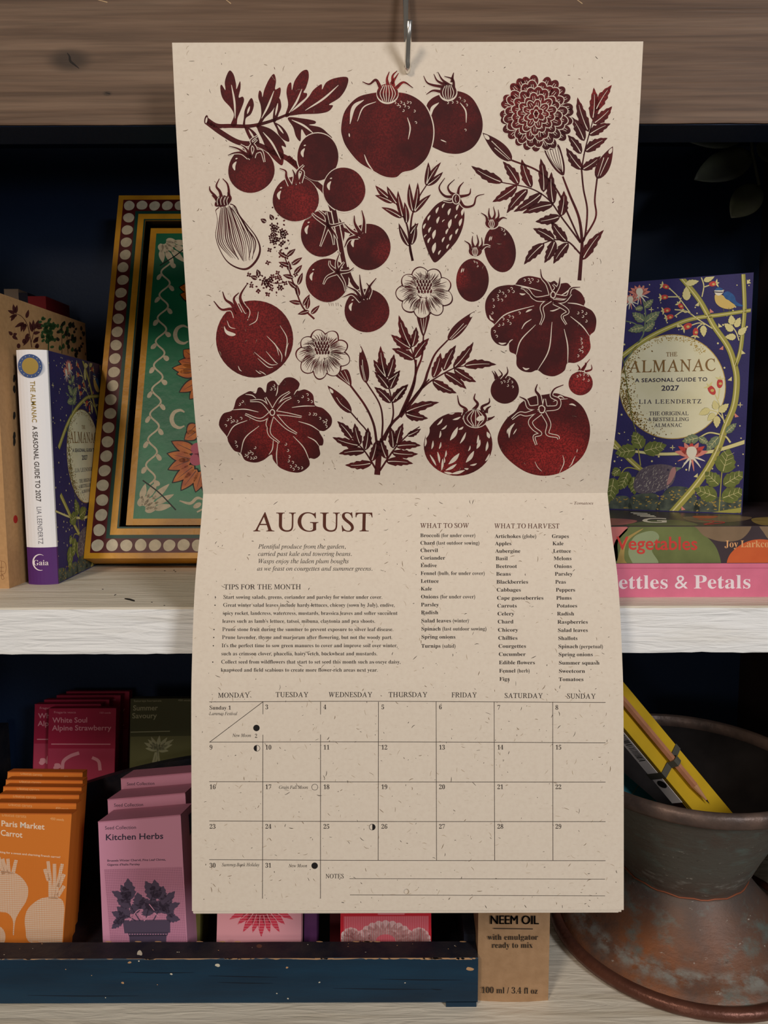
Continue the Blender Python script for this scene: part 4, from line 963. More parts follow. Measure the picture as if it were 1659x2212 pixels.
stem([(1260, 415), (1000, 455), (750, 490), (560, 560), (380, 650), (180, 790), (-20, 980)], 26, 40)
stem([(-160, 1480), (130, 1560), (330, 1590), (490, 1605), (850, 1590), (1000, 1560), (1190, 1500)], 14, 30, GOLDP); stem([(1060, 1510), (1020, 1460), (960, 1440), (880, 1430), (800, 1470)], 14, 8, GOLDP)
stem([(-40, 1360), (110, 1520), (220, 1640), (330, 1740)], 44, 36); stem([(170, 780), (250, 1300), (330, 1560)], 8, 6, OLIVED, dark=False)
stem([(200, 510), (270, 530), (340, 590), (320, 660), (180, 860)], 9, 12, GREYG, dark=False); stem([(340, 330), (360, 450), (350, 600)], 12, 12, GREYG, dark=False)
stem([(630, 130), (680, 180), (800, 330), (880, 470), (930, 560), (1040, 720), (1090, 860), (1112, 1000), (1090, 1200), (1020, 1380), (940, 1600), (800, 1830), (560, 2110)], 38, 56)
stem([(1165, 110), (1176, 400), (1160, 600), (1140, 760), (1100, 880)], 30, 30)
stem([(820, 2110), (960, 2090), (1180, 2060)], 14, 40)
for x, y, s_ in ((800, 370, -1), (890, 425, 1), (960, 545, 1), (1000, 730, -1), (1070, 985, -1), (1150, 765, 1), (1195, 185, 1), (1095, 1285, 1), (790, 1780, -1), (620, 545, 1), (655, 2050, 1)): A.poly([(x, y - 18), (x + s_ * 34, y + 12), (x, y + 18)], CPINK if y in (730, 425, 1285, 2050) else GOLDP, 7)
for p in ([(540, 225), (620, 300), (690, 390), (740, 460)], [(520, 310), (640, 310)], [(600, 415), (700, 430), (800, 500), (910, 570)], [(600, 470), (660, 430), (690, 440)], [(650, 395), (700, 440)], [(735, 545), (800, 525), (850, 540)], [(785, 590), (790, 560), (830, 530)], [(820, 150), (840, 220), (825, 310)], [(885, 215), (840, 230)], [(930, 1105), (970, 1200), (1010, 1350)], [(975, 1040), (960, 1150)], [(870, 1240), (950, 1260), (1010, 1330)], [(1080, 560), (1110, 610), (1130, 670)], [(1000, 1640), (985, 1800), (965, 2090)], [(300, 1560), (320, 1700)], [(130, 1830), (200, 1720), (330, 1740)]): A.line(p, 9, 9, GOLDP if p[0][1] < 1500 else OLIVE, 7)
for (x, y, rot, rx) in ((525, 225, 20, 32), (515, 312, -5, 32), (650, 385, 50, 30), (535, 420, -10, 32), (560, 475, -15, 32), (705, 553, -25, 40), (772, 600, 95, 36), (915, 203, -10, 34), (905, 1078, 55, 44), (972, 1022, 95, 40)):
    A.ell(x, y, rx, rx * .62, CRED, 8, rot=rot, n=20); A.ell(x + 5, y + 3, rx * .35, rx * .28, YEL, 9, n=10)
    c, s_ = math.cos(rad(rot)), math.sin(rad(rot)); e_ = -1 if rot < 60 else (1 if y < 700 else -1)
    if (x, y) == (915, 203): e_ = 1
    for k in (-40, 0, 40): A.leaf((x + e_ * c * rx * .8, y + e_ * s_ * rx * .8), (x + e_ * rx * 1.6 * math.cos(rad(rot + k)), y + e_ * rx * 1.6 * math.sin(rad(rot + k))), 7, GOLDP, 9)
for b, t, wd, m in (((690, 205), (800, 180), 24, GOLDP), ((840, 180), (930, 140), 22, GOLDP), ((700, 340), (695, 225), 32, GOLDP), ((835, 545), (840, 640), 26, GOLDP), ((1075, 540), (1065, 460), 28, GOLDP), ((1100, 560), (1140, 480), 26, GOLDP), ((1080, 590), (1010, 530), 28, GOLDP), ((1105, 640), (1015, 640), 26, GOLDP), ((1125, 620), (1195, 560), 26, GOLDP), ((890, 1235), (800, 1280), 26, GOLDP), ((945, 1240), (925, 1160), 26, GOLDP), ((965, 1260), (1045, 1190), 28, GOLDP), ((950, 1290), (945, 1390), 28, GOLDP), ((930, 1270), (870, 1330), 24, GOLDP),
    ((350, 560), (215, 590), 30, GREYG), ((350, 510), (250, 440), 34, GREYG), ((360, 520), (480, 430), 34, GREYG), ((350, 590), (440, 515), 30, GREYG), ((340, 400), (270, 410), 20, GREYG), ((350, 400), (425, 330), 24, GREYG), ((800, 1470), (660, 1500), 36, GREYG), ((965, 1460), (860, 1580), 34, GREYG), ((800, 1470), (880, 1520), 26, GREYG), ((1020, 1430), (1110, 1350), 26, GREYG),
    ((330, 1560), (260, 1420), 54, GRN), ((280, 1570), (110, 1600), 56, GRN), ((345, 1580), (535, 1530), 56, GRN), ((150, 1730), (85, 1780), 36, GRN), ((220, 1750), (150, 1900), 50, GRN), ((260, 1790), (270, 1940), 46, GRN), ((100, 1800), (60, 2000), 60, GRN), ((995, 1760), (1050, 1560), 80, GRN), ((965, 1860), (850, 1750), 56, GRN), ((1000, 1860), (1180, 1750), 56, GRN), ((950, 1960), (760, 1890), 60, GRN), ((985, 1970), (1180, 1900), 60, GRN)): aleaf(b, t, wd, m)
# bird
A.blob([(930, 300), (955, 285), (1000, 300), (1060, 350), (1100, 385), (1060, 410), (990, 400), (940, 360)], YEL, 8); A.blob([(1000, 285), (1040, 265), (1090, 300), (1110, 350), (1165, 385), (1110, 385), (1060, 345), (1020, 325)], BLU, 9)
A.blob([(925, 270), (945, 245), (990, 245), (1000, 275), (960, 300)], CWHT, 9); A.blob([(930, 255), (955, 232), (990, 240), (995, 255), (960, 256)], BLU, 10); A.line([(918, 268), (960, 272), (998, 272)], 8, 8, INDT, 11)
for x in (1000, 1045, 1070): A.line([(x, 400), (x + 5, 432)], 4, 4, OLIVED, 9)
# honeysuckle
for cx, cy, sc in ((310, 270, 1.0), (235, 330, .8), (738, 1590, 1.5)):
    for k, an in enumerate((-165, -140, -115, -90, -65, -40, -15)):
        A.leaf((cx, cy + 15 * sc), (cx + 95 * sc * math.cos(rad(an)), cy + 15 * sc + 75 * sc * math.sin(rad(an))), 17 * sc, CRED if k % 2 and sc > 1.2 else CPINK, 9)
    A.blob([(cx - 20 * sc, cy - 25 * sc), (cx + 15 * sc, cy - 30 * sc), (cx + 30 * sc, cy), (cx + 5 * sc, cy + 40 * sc), (cx - 25 * sc, cy + 10 * sc)], CWHT, 10)
    for an in (20, 50, 80, 100, 130, 160): A.line([(cx, cy + 20 * sc), (cx + 55 * sc * math.cos(rad(an)), cy + 20 * sc + 55 * sc * math.sin(rad(an))), (cx + 80 * sc * math.cos(rad(an)), cy + 85 * sc * math.sin(rad(an)) + 20 * sc)], 14 * sc, 4, CWHT if an % 40 else CPINK, 9)
# stones and the grey fledgling
for pts in ([(-330, 1990), (-200, 1940), (-60, 1950), (0, 2000), (0, 2110), (-330, 2110)], [(0, 2000), (60, 1960), (200, 1950), (235, 2000), (235, 2100), (0, 2100)], [(235, 1970), (300, 1935), (440, 1930), (470, 1990), (460, 2100), (235, 2100)], [(465, 2010), (540, 1890), (640, 1870), (740, 1900), (790, 2000), (780, 2120), (465, 2110)], [(785, 1990), (880, 1960), (1050, 1960), (1190, 1970), (1190, 2140), (785, 2120)]): A.blob(pts, STONE, 3, 4)
for i in range(150):
    x = R0.uniform(-300, 1170); A.ell(x, 1950 + abs(R0.gauss(0, 55)) + (30 if x > 780 else 0) - (50 if 500 < x < 760 else 0), R0.uniform(4, 15), R0.uniform(3, 7), GOLD, 4, n=7, rot=R0.uniform(-30, 30))
A.blob([(260, 1870), (290, 1770), (360, 1710), (450, 1690), (520, 1690), (590, 1710), (610, 1760), (580, 1850), (500, 1900), (400, 1925), (300, 1925)], FUR, 11)
A.blob([(575, 1725), (610, 1712), (612, 1750), (575, 1830), (535, 1860), (550, 1790)], S('dusky_face_print', (176, 128, 124), .6), 12); A.poly([(605, 1712), (662, 1716), (612, 1750)], GREYG, 12); A.ell(545, 1735, 9, 9, INDT, 13, n=12)
for i in range(160):
    x, y = R0.uniform(280, 560), R0.uniform(1710, 1915)
    if math.hypot((x - 420) / 170, (y - 1815) / 110) < 1: A.line([(x, y), (x - 10, y + 12)], 2, 1, R0.choice((CWHT, INDT)), 12)
# wording
A.text('THE', 530, 624, (801, 798), 32, BRNT, 'rom', 12)
A.text('ALMANAC', 218, 942, (934, 917), 92, BRNT, 'rom', 12)
A.text('A SEASONAL GUIDE TO', 275, 870, (1013, 1004), 30, INDT, 'sansb', 12, track=.06); A.text('2027', 490, 637, (1082, 1080), 40, INDT, 'sansb', 12)
A.text('LIA LEENDERTZ', 305, 822, (1190, 1186), 32, INDT, 'rom', 12, track=.1)
A.text('THE ORIGINAL', 390, 716, (1286, 1284), 29, INDT, 'rom', 12); A.text('& BESTSELLING', 385, 720, (1333, 1332), 28, INDT, 'rom', 12); A.text('ALMANAC', 431, 662, (1382, 1380), 28, INDT, 'rom', 12)
COVER_ART = A


def book(root, o, ex, ed, W, T, H, m_cover, m_spine=None, board=.0022, over=.003):
    """hardback standing up: o = front bottom corner at the spine, ex along the cover, ed = direction of thickness away from the cover"""
    ex, ed, ez = Vector(ex), Vector(ed), Vector((0, 0, 1))
    def bx(mb, m, a0, a1, b0, b1, c0, c1):
        P = lambda a, b_, c: Vector(o) + ex * a + ed * b_ + ez * c
        mb.hexa(m, [P(a0, b0, c0), P(a1, b0, c0), P(a1, b1, c0), P(a0, b1, c0)], [P(a0, b0, c1), P(a1, b0, c1), P(a1, b1, c1), P(a0, b1, c1)])
    mb = MB(); bx(mb, m_cover, 0, W, 0, board, 0, H); fr = mb
    mb2 = MB(); bx(mb2, m_cover, 0, W, T - board, T, 0, H)
    mb3 = MB(); bx(mb3, m_spine or m_cover, 0, board, board, T - board, 0, H)
    mb4 = MB(); bx(mb4, PAGES, board, W - over, board, T - board, over, H - over)
    return fr, mb2, mb3, mb4


t_ = thing('hardback_book', 'indigo hardback almanac with gilt moon cover standing on the two lying books', 'book', c_left)
ed = Vector((math.sin(be), math.cos(be), 0))
fr, bk, sp, pg = book(t_, c_left, c_dir, ed, AW, AT, AH, NAVYC)
COVER_ART.emit(fr, clip=(0.0008, AW - .0008, 0.0008, AH - .0008))
fr.build('front_cover', t_); bk.build('back_cover', t_); sp.build('spine', t_); pg.build('page_block', t_)

# ------------------------------------------------------------------ the two lying books
VEGM = S('vegetable_photo_green', (120, 128, 78), 0.3, var=.9, vscale=22, rgb2=(66, 76, 46)); VEGD = S('photo_dark_plum', (74, 62, 66), 0.3, var=.5, vscale=30); VEGO = S('photo_orange', (214, 104, 58), 0.3, var=.4, vscale=40, rgb2=(180, 70, 40)); VEGT = S('photo_tan', (142, 118, 92), 0.3, var=.5, vscale=40)
VEGL = S('photo_pale_green', (148, 160, 122), 0.3, var=.6, vscale=50, rgb2=(140, 150, 110)); VEGY = S('photo_ochre', (176, 150, 88), 0.3, var=.5, vscale=60); VEGP = S('photo_pink', (196, 116, 112), 0.3); REDT = S('red_title_ink', (206, 66, 58), 0.4); PEACH = S('peach_title_ink', (226, 166, 112), 0.4)
PINKC = S('pink_book_cloth', (222, 118, 146), 0.5, var=.2, vscale=60, bump=.05, bscale=800); WHT = S('white_title_ink', (240, 226, 230), 0.5)
YB_ = 0.534
X0b, X1b = 0.118, 0.383


def lying(name, label, z0, z1, m, spine_art=None, top_art=None):
    t = thing(name, label, 'book', (0.25, YB_, z0)); b1 = .0026
    mb = MB(); mb.box(m, X0b, X1b, YB_, YB_ + .0022, z0, z1)
    if spine_art: spine_art.emit(mb)
    mb.build('spine', t, bevel=0)
    mb = MB(); mb.box(m, X0b, X1b, YB_ + .0022, YB_ + .19, z1 - b1, z1)
    if top_art: top_art.emit(mb)
    mb.build('front_cover', t)
    mb = MB(); mb.box(m, X0b, X1b, YB_ + .0022, YB_ + .19, z0, z0 + b1); mb.build('back_cover', t)
    mb = MB(); mb.box(PAGES, X0b + .004, X1b - .004, YB_ + .0022, YB_ + .187, z0 + b1, z1 - b1); mb.build('page_block', t)
    return t


ZN = Z0 - 0.0945
CS = (1280, 1060, 4.377)
a = Art(Flat((X0b, YB_, Z0 + SH_T), (1, 0, 0), (0, 0, 1))); a.T = CS
a.text('Nettles & Petals', 90, 1502, (927, 923), 122, WHT, 'bold', 2)
a.line([(-60, 733), (1900, 731)], 4, 4, S('pink_joint_shadow_cloth', (186, 78, 108), .5), 1, smooth=False)
lying('hardback_book', 'pink hardback with white lettering lying at the bottom of the pair on the right', Z0 + SH_T, ZN, PINKC, a)
a = Art(Flat((X0b, YB_, ZN), (1, 0, 0), (0, 0, 1))); a.T = CS
cl = (0.0005, X1b - X0b - .0005, 0.0004, ZS - ZN - .0004)
a.blob([(-60, 400), (60, 345), (330, 345), (240, 480), (215, 680), (-60, 690)], VEGP, 1)
a.blob([(190, 800), (200, 520), (280, 400), (380, 330), (600, 290), (900, 300), (1060, 420), (1170, 540), (1220, 720), (1200, 860), (500, 900)], VEGM, 1)
a.blob([(230, 690), (290, 480), (390, 400), (480, 360), (330, 480), (300, 640), (350, 720), (250, 730)], VEGY, 2); a.blob([(340, 560), (400, 430), (560, 380), (630, 440), (560, 560), (620, 690), (430, 720), (360, 650)], VEGL, 2)
a.blob([(900, 300), (1400, 300), (1500, 340), (1400, 460), (1220, 480), (1060, 430), (980, 350)], VEGT, 2); a.blob([(1590, 300), (1900, 280), (1900, 520), (1700, 480), (1620, 400)], VEGT, 1)
a.blob([(1270, 720), (1300, 600), (1420, 500), (1560, 460), (1720, 480), (1860, 560), (1900, 720), (1600, 800), (1350, 800)], VEGO, 2)
a.text('Vegetables', 228, 995, (556, 558), 118, REDT, 'sansb', 4); a.text('Joy Larkcom', 1248, 1742, (534, 534), 62, PEACH, 'bold', 4)
a.items = [i for i in a.items]
tp = Art(Flat((X0b, YB_, ZS), (1, 0, 0), (0, 1, 0))); tp.T = CS
tp.blob([(-60, 330), (150, 330), (330, 318), (420, 285), (260, 265), (-60, 262)], VEGP, 1); tp.blob([(340, 331), (450, 295), (640, 275), (850, 285), (980, 331)], VEGM, 1, 4)
tp.blob([(860, 250), (1200, 240), (1500, 250), (1380, 290), (1000, 300)], VEGT, 1); tp.blob([(1500, 270), (1640, 250), (1900, 250), (1900, 325), (1600, 325)], VEGY, 1); tp.blob([(960, 240), (1180, 240), (1120, 262), (980, 258)], VEGO, 2)
tp.text('G', 455, 720, 303, 42, CWHT, 'sansb', 3)
for k, (x0, y0, x1, y1) in enumerate(((360, 208, 520, 216), (385, 219, 545, 227), (420, 232, 585, 238), (450, 243, 600, 248))): tp.line([(x0, y0), (x1, y1)], 7, 7, CWHT, 3)
tp.line([(1050, 318), (1150, 295), (1000, 270)], 7, 5, CRED, 3); tp.line([(1060, 322), (1250, 302), (1130, 285)], 7, 5, CRED, 3)


class ClipArt(Art): pass


_e = a.emit
a.emit = lambda mb: _e(mb, clip=cl)
_e2 = tp.emit
tp.emit = lambda mb: _e2(mb, clip=(.0005, X1b - X0b - .0005, .0025, .18))
lying('hardback_book', 'glossy hardback with vegetable photographs and red title lying on the pink book', ZN, ZS, VEGD, a, tp)

# ------------------------------------------------------------------ left: kraft book, books behind it, white-spined almanac
ZSH = Z0 + SH_T
KRAFT = S('kraft_board', (196, 152, 104), 0.7, var=.35, vscale=260, rgb2=(160, 120, 78), bump=.06, bscale=500); KDARK = S('plum_silhouette_print', (78, 34, 32), .7); KGRN = S('tree_green_print', (58, 92, 50), .7, var=.6, vscale=300); KBLK = S('leaf_black_print', (44, 40, 34), .7); KLINE = S('brown_line_print', (140, 96, 60), .7)
kx, ky, kh, kw, kt = -0.2935, 0.5706, 0.2275, 0.165, 0.055
t_ = thing('hardback_book', 'tall brown kraft hardback with plant silhouettes, left of the white-spined book', 'book', (kx, ky, ZSH))
fr, bk, sp, pg = book(t_, (kx, ky, ZSH), (0.02, 1, 0), (-1, 0.0, 0), kw, kt, kh, KRAFT)
sf = Flat((kx, ky, ZSH), (0.02, 1, 0), (0, 0, 1)); sf.n = Vector((1, -0.02, 0)).normalized()
a = Art(sf); a.T = (0, 560, 2.991)
a.line([(205, 570), (190, 480), (175, 420), (140, 370), (100, 350)], 5, 3, KDARK, 1); a.line([(200, 540), (225, 450), (240, 420)], 4, 3, KDARK, 1)
for (bx_, by_, tx, ty) in ((95, 350, 50, 330), (95, 345, 85, 290), (100, 350, 110, 295), (95, 360, 70, 400), (110, 360, 60, 375), (170, 380, 185, 325), (150, 410, 95, 440), (165, 415, 150, 470), (150, 405, 135, 470), (175, 430, 120, 425), (210, 470, 190, 400), (215, 460, 215, 390), (225, 450, 250, 390), (235, 430, 275, 420), (235, 440, 275, 445), (215, 480, 260, 470), (185, 480, 160, 520), (190, 500, 150, 560), (215, 540, 250, 500), (225, 560, 250, 570), (80, 490, 55, 465), (80, 495, 115, 520), (85, 490, 110, 480)): a.leaf((bx_, by_), (tx, ty), 11, KDARK, 1)
for x, y in ((155, 530), (235, 520), (120, 560), (240, 560)): a.ell(x, y, 12, 16, KDARK, 1)
for i in range(60): a.ell(R0.gauss(315, 22), R0.gauss(480, 45), 9, 14, KGRN, 1, n=9, rot=R0.uniform(0, 90))
a.line([(315, 480), (312, 590)], 8, 8, KGRN, 1)
for i in range(34):
    x, y = R0.uniform(370, 480), R0.uniform(410, 610); a.leaf((x, y), (x + R0.uniform(-18, 18), y - R0.uniform(15, 40)), 10, R0.choice((KGRN, KBLK)), 1)
for i in range(18): 
    x, y = R0.uniform(480, 555), R0.uniform(430, 640); a.leaf((x, y), (x + R0.uniform(-14, 14), y - R0.uniform(15, 35)), 8, KBLK, 1)
a.line([(400, 610), (400, 410)], 4, 3, KBLK, 1); a.line([(440, 610), (430, 450)], 4, 3, KBLK, 1)
for y in (770, 840, 1010, 1140, 1180): a.ell(92, y, 9, 24, KBLK, 1, wob=.1)
a.ell(100, 1680, 14, 26, S('tomato_red_print', (176, 40, 34), .7), 1)
a.emit(fr, clip=(.001, kw - .001, .001, kh - .001))
fr.build('front_cover', t_); bk.build('back_cover', t_)
a = Art(Flat((kx - kt, ky, ZSH), (1, 0, 0), (0, 0, 1))); a.T = (0, 1200, 3.607)
for y in (95, 125, 160): a.line([(-60, y), (30, y - 3)], 3, 3, KLINE, 1)
a.line([(0, 40), (34, 50), (48, 85), (40, 135), (10, 150)], 3, 3, KLINE, 1); a.line([(12, 45), (12, 175), (32, 178), (14, 140)], 3, 3, KLINE, 1)
a.emit(sp, clip=(.001, kt - .001, .001, kh - .001)); sp.build('spine', t_); pg.build('page_block', t_)

for i, (x0, x1, rgb, lab) in enumerate(((-.372, -.358, (150, 128, 108), 'pale brown book behind the tall kraft book, farthest left of three tops'), (-.358, -.349, (36, 34, 46), 'black book between the pale and the red book behind the kraft book'), (-.349, -.3315, (150, 34, 38), 'red book showing its top corner behind the tall kraft book'))):
    Y0_ = 0.655 + .03; h = 0.2515 - .0 
    t_ = thing('hardback_book', lab, 'book', (x0, Y0_ + .06, ZSH)); cm = S('book_cloth_%d' % i, rgb, .6)
    hh = 0.262 - i * .0035
    mb = MB(); mb.box(cm, x0, x0 + .0018, Y0_ + .06, Y0_ + .115, ZSH, ZSH + hh); mb.box(cm, x1 - .0018, x1, Y0_ + .06, Y0_ + .115, ZSH, ZSH + hh); mb.box(cm, x0 + .0018, x1 - .0018, Y0_ + .06, Y0_ + .062, ZSH, ZSH + hh); mb.build('cover', t_)
    mb = MB(); mb.box(PAGES, x0 + .0018, x1 - .0018, Y0_ + .062, Y0_ + .112, ZSH + .003, ZSH + hh - .003); mb.build('page_block', t_)

SPW = S('white_spine_cloth', (246, 244, 244), 0.5, bump=.04, bscale=700); PUR = S('purple_spine_band', (88, 44, 112), .5); GREYT = S('grey_spine_text', (120, 118, 124)); GOLDT = S('gold_spine_text', (166, 138, 62), .4)
ax_r, ax_l, ay = -0.2630, -0.2868, 0.5886
ah = 0.1855
t_ = thing('hardback_book', 'almanac with white spine and purple foot, between the kraft book and the painted tray', 'book', (ax_r, ay, ZSH))
fr, bk, sp, pg = book(t_, (ax_r, ay, ZSH), (-0.03, 1, 0), (-1, 0, 0), AW, ax_r - ax_l, ah, NAVYC, SPW)
sf = Flat((ax_r, ay, ZSH), (-0.03, 1, 0), (0, 0, 1)); sf.n = Vector((1, 0.03, 0)).normalized()
COVER_ART.emit(fr, surf=sf, clip=(0.0008, AW - .0008, 0.0008, AH - .0008), scale=ah / AH * .998)
fr.build('front_cover', t_); bk.build('back_cover', t_)
# spine block: rounded white face wrapped over the board edges
mb = MB(); n = 8; W_ = ax_r - ax_l
prof = [(ax_l + W_ * i / n, ay - .0035 * math.sin(math.pi * i / n) ** .8 - .0002) for i in range(n + 1)]
for z0, z1, m in ((ZSH, ZSH + ah * .163, PUR), (ZSH + ah * .163, ZSH + ah, SPW)):
    vs = [(x, y, z) for z in (z0, z1) for x, y in prof] + [(x, ay + .0022, z) for z in (z0, z1) for x, y in prof]; N1 = n + 1
    fs = [(i, i + 1, N1 + i + 1, N1 + i) for i in range(n)] + [(N1 + i, N1 + i + 1, 3 * N1 + i + 1, 3 * N1 + i) for i in range(n)] + [(i, 2 * N1 + i, 2 * N1 + i + 1, i + 1) for i in range(n)] + [(0, N1, 3 * N1, 2 * N1), (n, 2 * N1 + n, 3 * N1 + n, N1 + n)]
    mb.add(vs, fs, m)
spf = Flat((ax_l, ay - .0037, ZSH), (1, 0, 0), (0, 0, 1))


def vtext(txt, st, m, v_top, v_bot, u_base, cap):     # reads downwards
    polys, wd = textpolys(txt, st, .03); k = (v_top - v_bot) / wd; c = cap / CAP[st]
    vs = []; fs = []
    for pv, pf in polys:
        o = len(vs); vs += [(u_base + b_ * c, v_top - a_ * k) for a_, b_ in pv]; fs += [tuple(i + o for i in f) for f in pf]
    a.items.append((2, m, vs, fs))


a = Art(spf)
u0 = W_ * .47
vtext('THE ALMANAC', 'sansb', GOLDT, ah * .87, ah * .697, u0, .0036); vtext('A SEASONAL GUIDE TO 2027', 'sansb', GREYL, ah * .682, ah * .362, u0, .0036); vtext('LIA LEENDERTZ', 'sans', GREYT, ah * .34, ah * .178, u0, .0036)
a.fn = lambda p: p
RB = S('roundel_blue', (62, 84, 132), .5)
a.ell(W_ * .5, ah * .932, W_ * .40, W_ * .385, RB, 1); a.ell(W_ * .5, ah * .932, W_ * .27, W_ * .27, GOLD, 2)
for i in range(16):
    an = i * .4; a.ell(W_ * .5 + W_ * .335 * math.cos(an), ah * .932 + W_ * .33 * math.sin(an), .0003, .0003, GOLDP, 2, n=6)
cx_, cy_ = W_ * .5, ah * .098
a.line([(cx_ + W_ * .24 * math.cos(rad(q)), cy_ + W_ * .27 * math.sin(rad(q))) for q in range(60, 290, 15)], .0002, .0003, WHT, 2, mid=.0012)
a.fn = None
pl, wd = textpolys('Gaia', 'bold'); k = W_ * .52 / wd
for pv, pf in pl: a.items.append((3, WHT, [(cx_ - W_ * .24 + x * k, cy_ - .0022 + y * k) for x, y in pv], pf))
a.emit(mb); mb.build('spine', t_)
pg.build('page_block', t_)

# ------------------------------------------------------------------ painted tray leaning on the back
TX0, TW, TH = -0.264, 0.30, 0.368
T0_ = Vector((TX0, 0.643, Z0 - 0.108)); la = rad(20)
tv = Vector((0, math.sin(la), math.cos(la))); tn = Vector((0, -math.cos(la), math.sin(la)))
TYEL = S('ochre_yellow_paint', (224, 160, 40), .4, var=.6, vscale=26, rgb2=(150, 96, 22), bump=.25, bscale=120); TMAR = S('maroon_paint', (92, 26, 28), .45, var=.4, vscale=50, bump=.15, bscale=150)
TGRN = S('emerald_paint', (28, 128, 86), .4, var=.7, vscale=14, rgb2=(18, 72, 56), bump=.12, bscale=130); TDKG = S('dark_green_paint', (22, 70, 58), .45, var=.4, vscale=40); TWHT = S('cream_dab_paint', (214, 200, 172), .5, var=.3, vscale=200, bump=.2, bscale=400); TORG = S('orange_petal_paint', (216, 124, 30), .45, var=.8, vscale=90, rgb2=(160, 52, 24)); TBLK = S('black_outline_paint', (20, 22, 20), .5); TPNK = S('pink_berry_paint', (188, 74, 104), .45)
tray = thing('painted_tray', 'green painted wooden tray with yellow rim and white dots leaning against the back', 'tray', T0_)
TB = MB()


def tbox(mb, m, u0, u1, v0, v1, d0, d1):
    ex = Vector((1, 0, 0)); P = lambda u, v, d: T0_ + ex * u + tv * v + tn * d
    mb.hexa(m, [P(u0, v0, d0), P(u1, v0, d0), P(u1, v1, d0), P(u0, v1, d0)], [P(u0, v0, d1), P(u1, v0, d1), P(u1, v1, d1), P(u0, v1, d1)])


FW = 0.0285
ta = Art(Flat(T0_, (1, 0, 0), tv)); ta.fn = lambda p: p


def frame_rects(i0, i1, m, lay=1):
    for (u0, u1, v0, v1) in ((i0, i1, i0, TH - i0), (TW - i1, TW - i0, i0, TH - i0), (i1, TW - i1, i0, i1), (i1, TW - i1, TH - i1, TH - i0)):
        ta.raw([(u0, v0), (u1, v0), (u1, v1), (u0, v1)], [(0, 1, 2, 3)], m, lay)


frame_rects(.0050, .0180, TMAR); frame_rects(.0180, .0212, TDKG); frame_rects(.0270, .0285, TDKG)
nd = 26
for i in range(nd):
    v = .0118 + (TH - .0236) * i / (nd - 1)
    for u in (.0114, TW - .0114): ta.ell(u + R0.uniform(-.0006, .0006), v, .0054, .0054, TWHT, 3, n=22, wob=.03)
for i in range(1, 22):
    u = .0114 + (TW - .0228) * i / 22
    for v in (.0118, TH - .0118): ta.ell(u, v + R0.uniform(-.0005, .0005), .0053, .0053, TWHT, 3, n=22, wob=.03)
mb = MB()
tbox(mb, TYEL, 0, FW, 0, TH, -.026, 0); tbox(mb, TYEL, TW - FW, TW, 0, TH, -.026, 0); tbox(mb, TYEL, FW, TW - FW, 0, FW, -.026, 0); tbox(mb, TYEL, FW, TW - FW, TH - FW, TH, -.026, 0)
ta.emit(mb); mb.build('rim', tray, bevel=0)
mb = MB(); tbox(mb, TBLK, FW, TW - FW, FW, TH - FW, -.026, -.020)
for q4 in ((FW, FW + .0005, FW, TH - FW), (TW - FW - .0005, TW - FW, FW, TH - FW), (FW, TW - FW, FW, FW + .0005), (FW, TW - FW, TH - FW - .0005, TH - FW)): tbox(mb, TBLK, *q4, -.021, -.0012); mb.build('base_board', tray)
# raised inner panel
IN = .0318; D1 = -.008
pa = Art(Flat(T0_ + tn * D1, (1, 0, 0), tv)); pa.fn = lambda p: p
for (u0, u1, v0, v1) in ((IN + .006, TW - IN - .006, IN + .006, TH - IN - .006),): pa.raw([(u0, v0), (u1, v0), (u1, v1), (u0, v1)], [(0, 1, 2, 3)], TGRN, 1)
for sgn, u0 in ((1, IN + .0185), (-1, TW - IN - .0185)):
    pts = [(u0 + sgn * .0046 * math.sin(i * math.pi / 2), .070 + i * .0062) for i in range(int((TH - .140) / .0062) + 1)]
    wav = [(u0 + sgn * .0046 * math.sin(i * math.pi / 6), .070 + i * .0062 / 3) for i in range(int((TH - .140) / .0062 * 3) + 1)]
    pa.line(wav, .0017, .0017, TWHT, 3)
    for i, (u, v) in enumerate(pts):
        if i % 2 == 0: pa.ell(u + sgn * (.0066 if i % 4 == 0 else -.0062), v + .001, .0036, .0022, TWHT, 3, rot=sgn * (-50 if i % 4 == 0 else 60), n=14, wob=.08)
for v0, s_ in ((IN + .012, 1), (TH - IN - .012, -1)):
    pts = [(.095 + i * .0082, v0 + .0035 * math.sin(i * math.pi / 2)) for i in range(14)]; pa.line(pts, .0016, .0016, TWHT, 3)
    for i, (u, v) in enumerate(pts):
        if i % 2 == 0: pa.ell(u, v + (.0062 if i % 4 == 0 else -.0062), .004, .0024, TWHT, 3, rot=30, n=14)
    for u0, q_ in ((IN + .010, 1), (TW - IN - .010, -1)):
        for an, l in ((12, .030), (28, .034), (45, .036), (62, .032), (80, .026)):
            for f in (.35, .8): pa.leaf((u0 + q_ * l * f * .6 * math.cos(rad(an)), v0 + s_ * l * f * .6 * math.sin(rad(an))), (u0 + q_ * l * (f + .25) * math.cos(rad(an)), v0 + s_ * l * (f + .25) * math.sin(rad(an))), .0030, TWHT, 4)
        pa.line([(u0 + q_ * .002, v0 + s_ * .030), (u0 + q_ * .018, v0 + s_ * .018), (u0 + q_ * .034, v0 + s_ * .002)], .0012, .0012, TBLK, 5)
pf_ = Flat(T0_ + tn * D1, (1, 0, 0), tv)
cB = (160, 400, 2.633)


def puv(x, y): return pf_.uv(cB[0] + x / cB[2], cB[1] + y / cB[2])


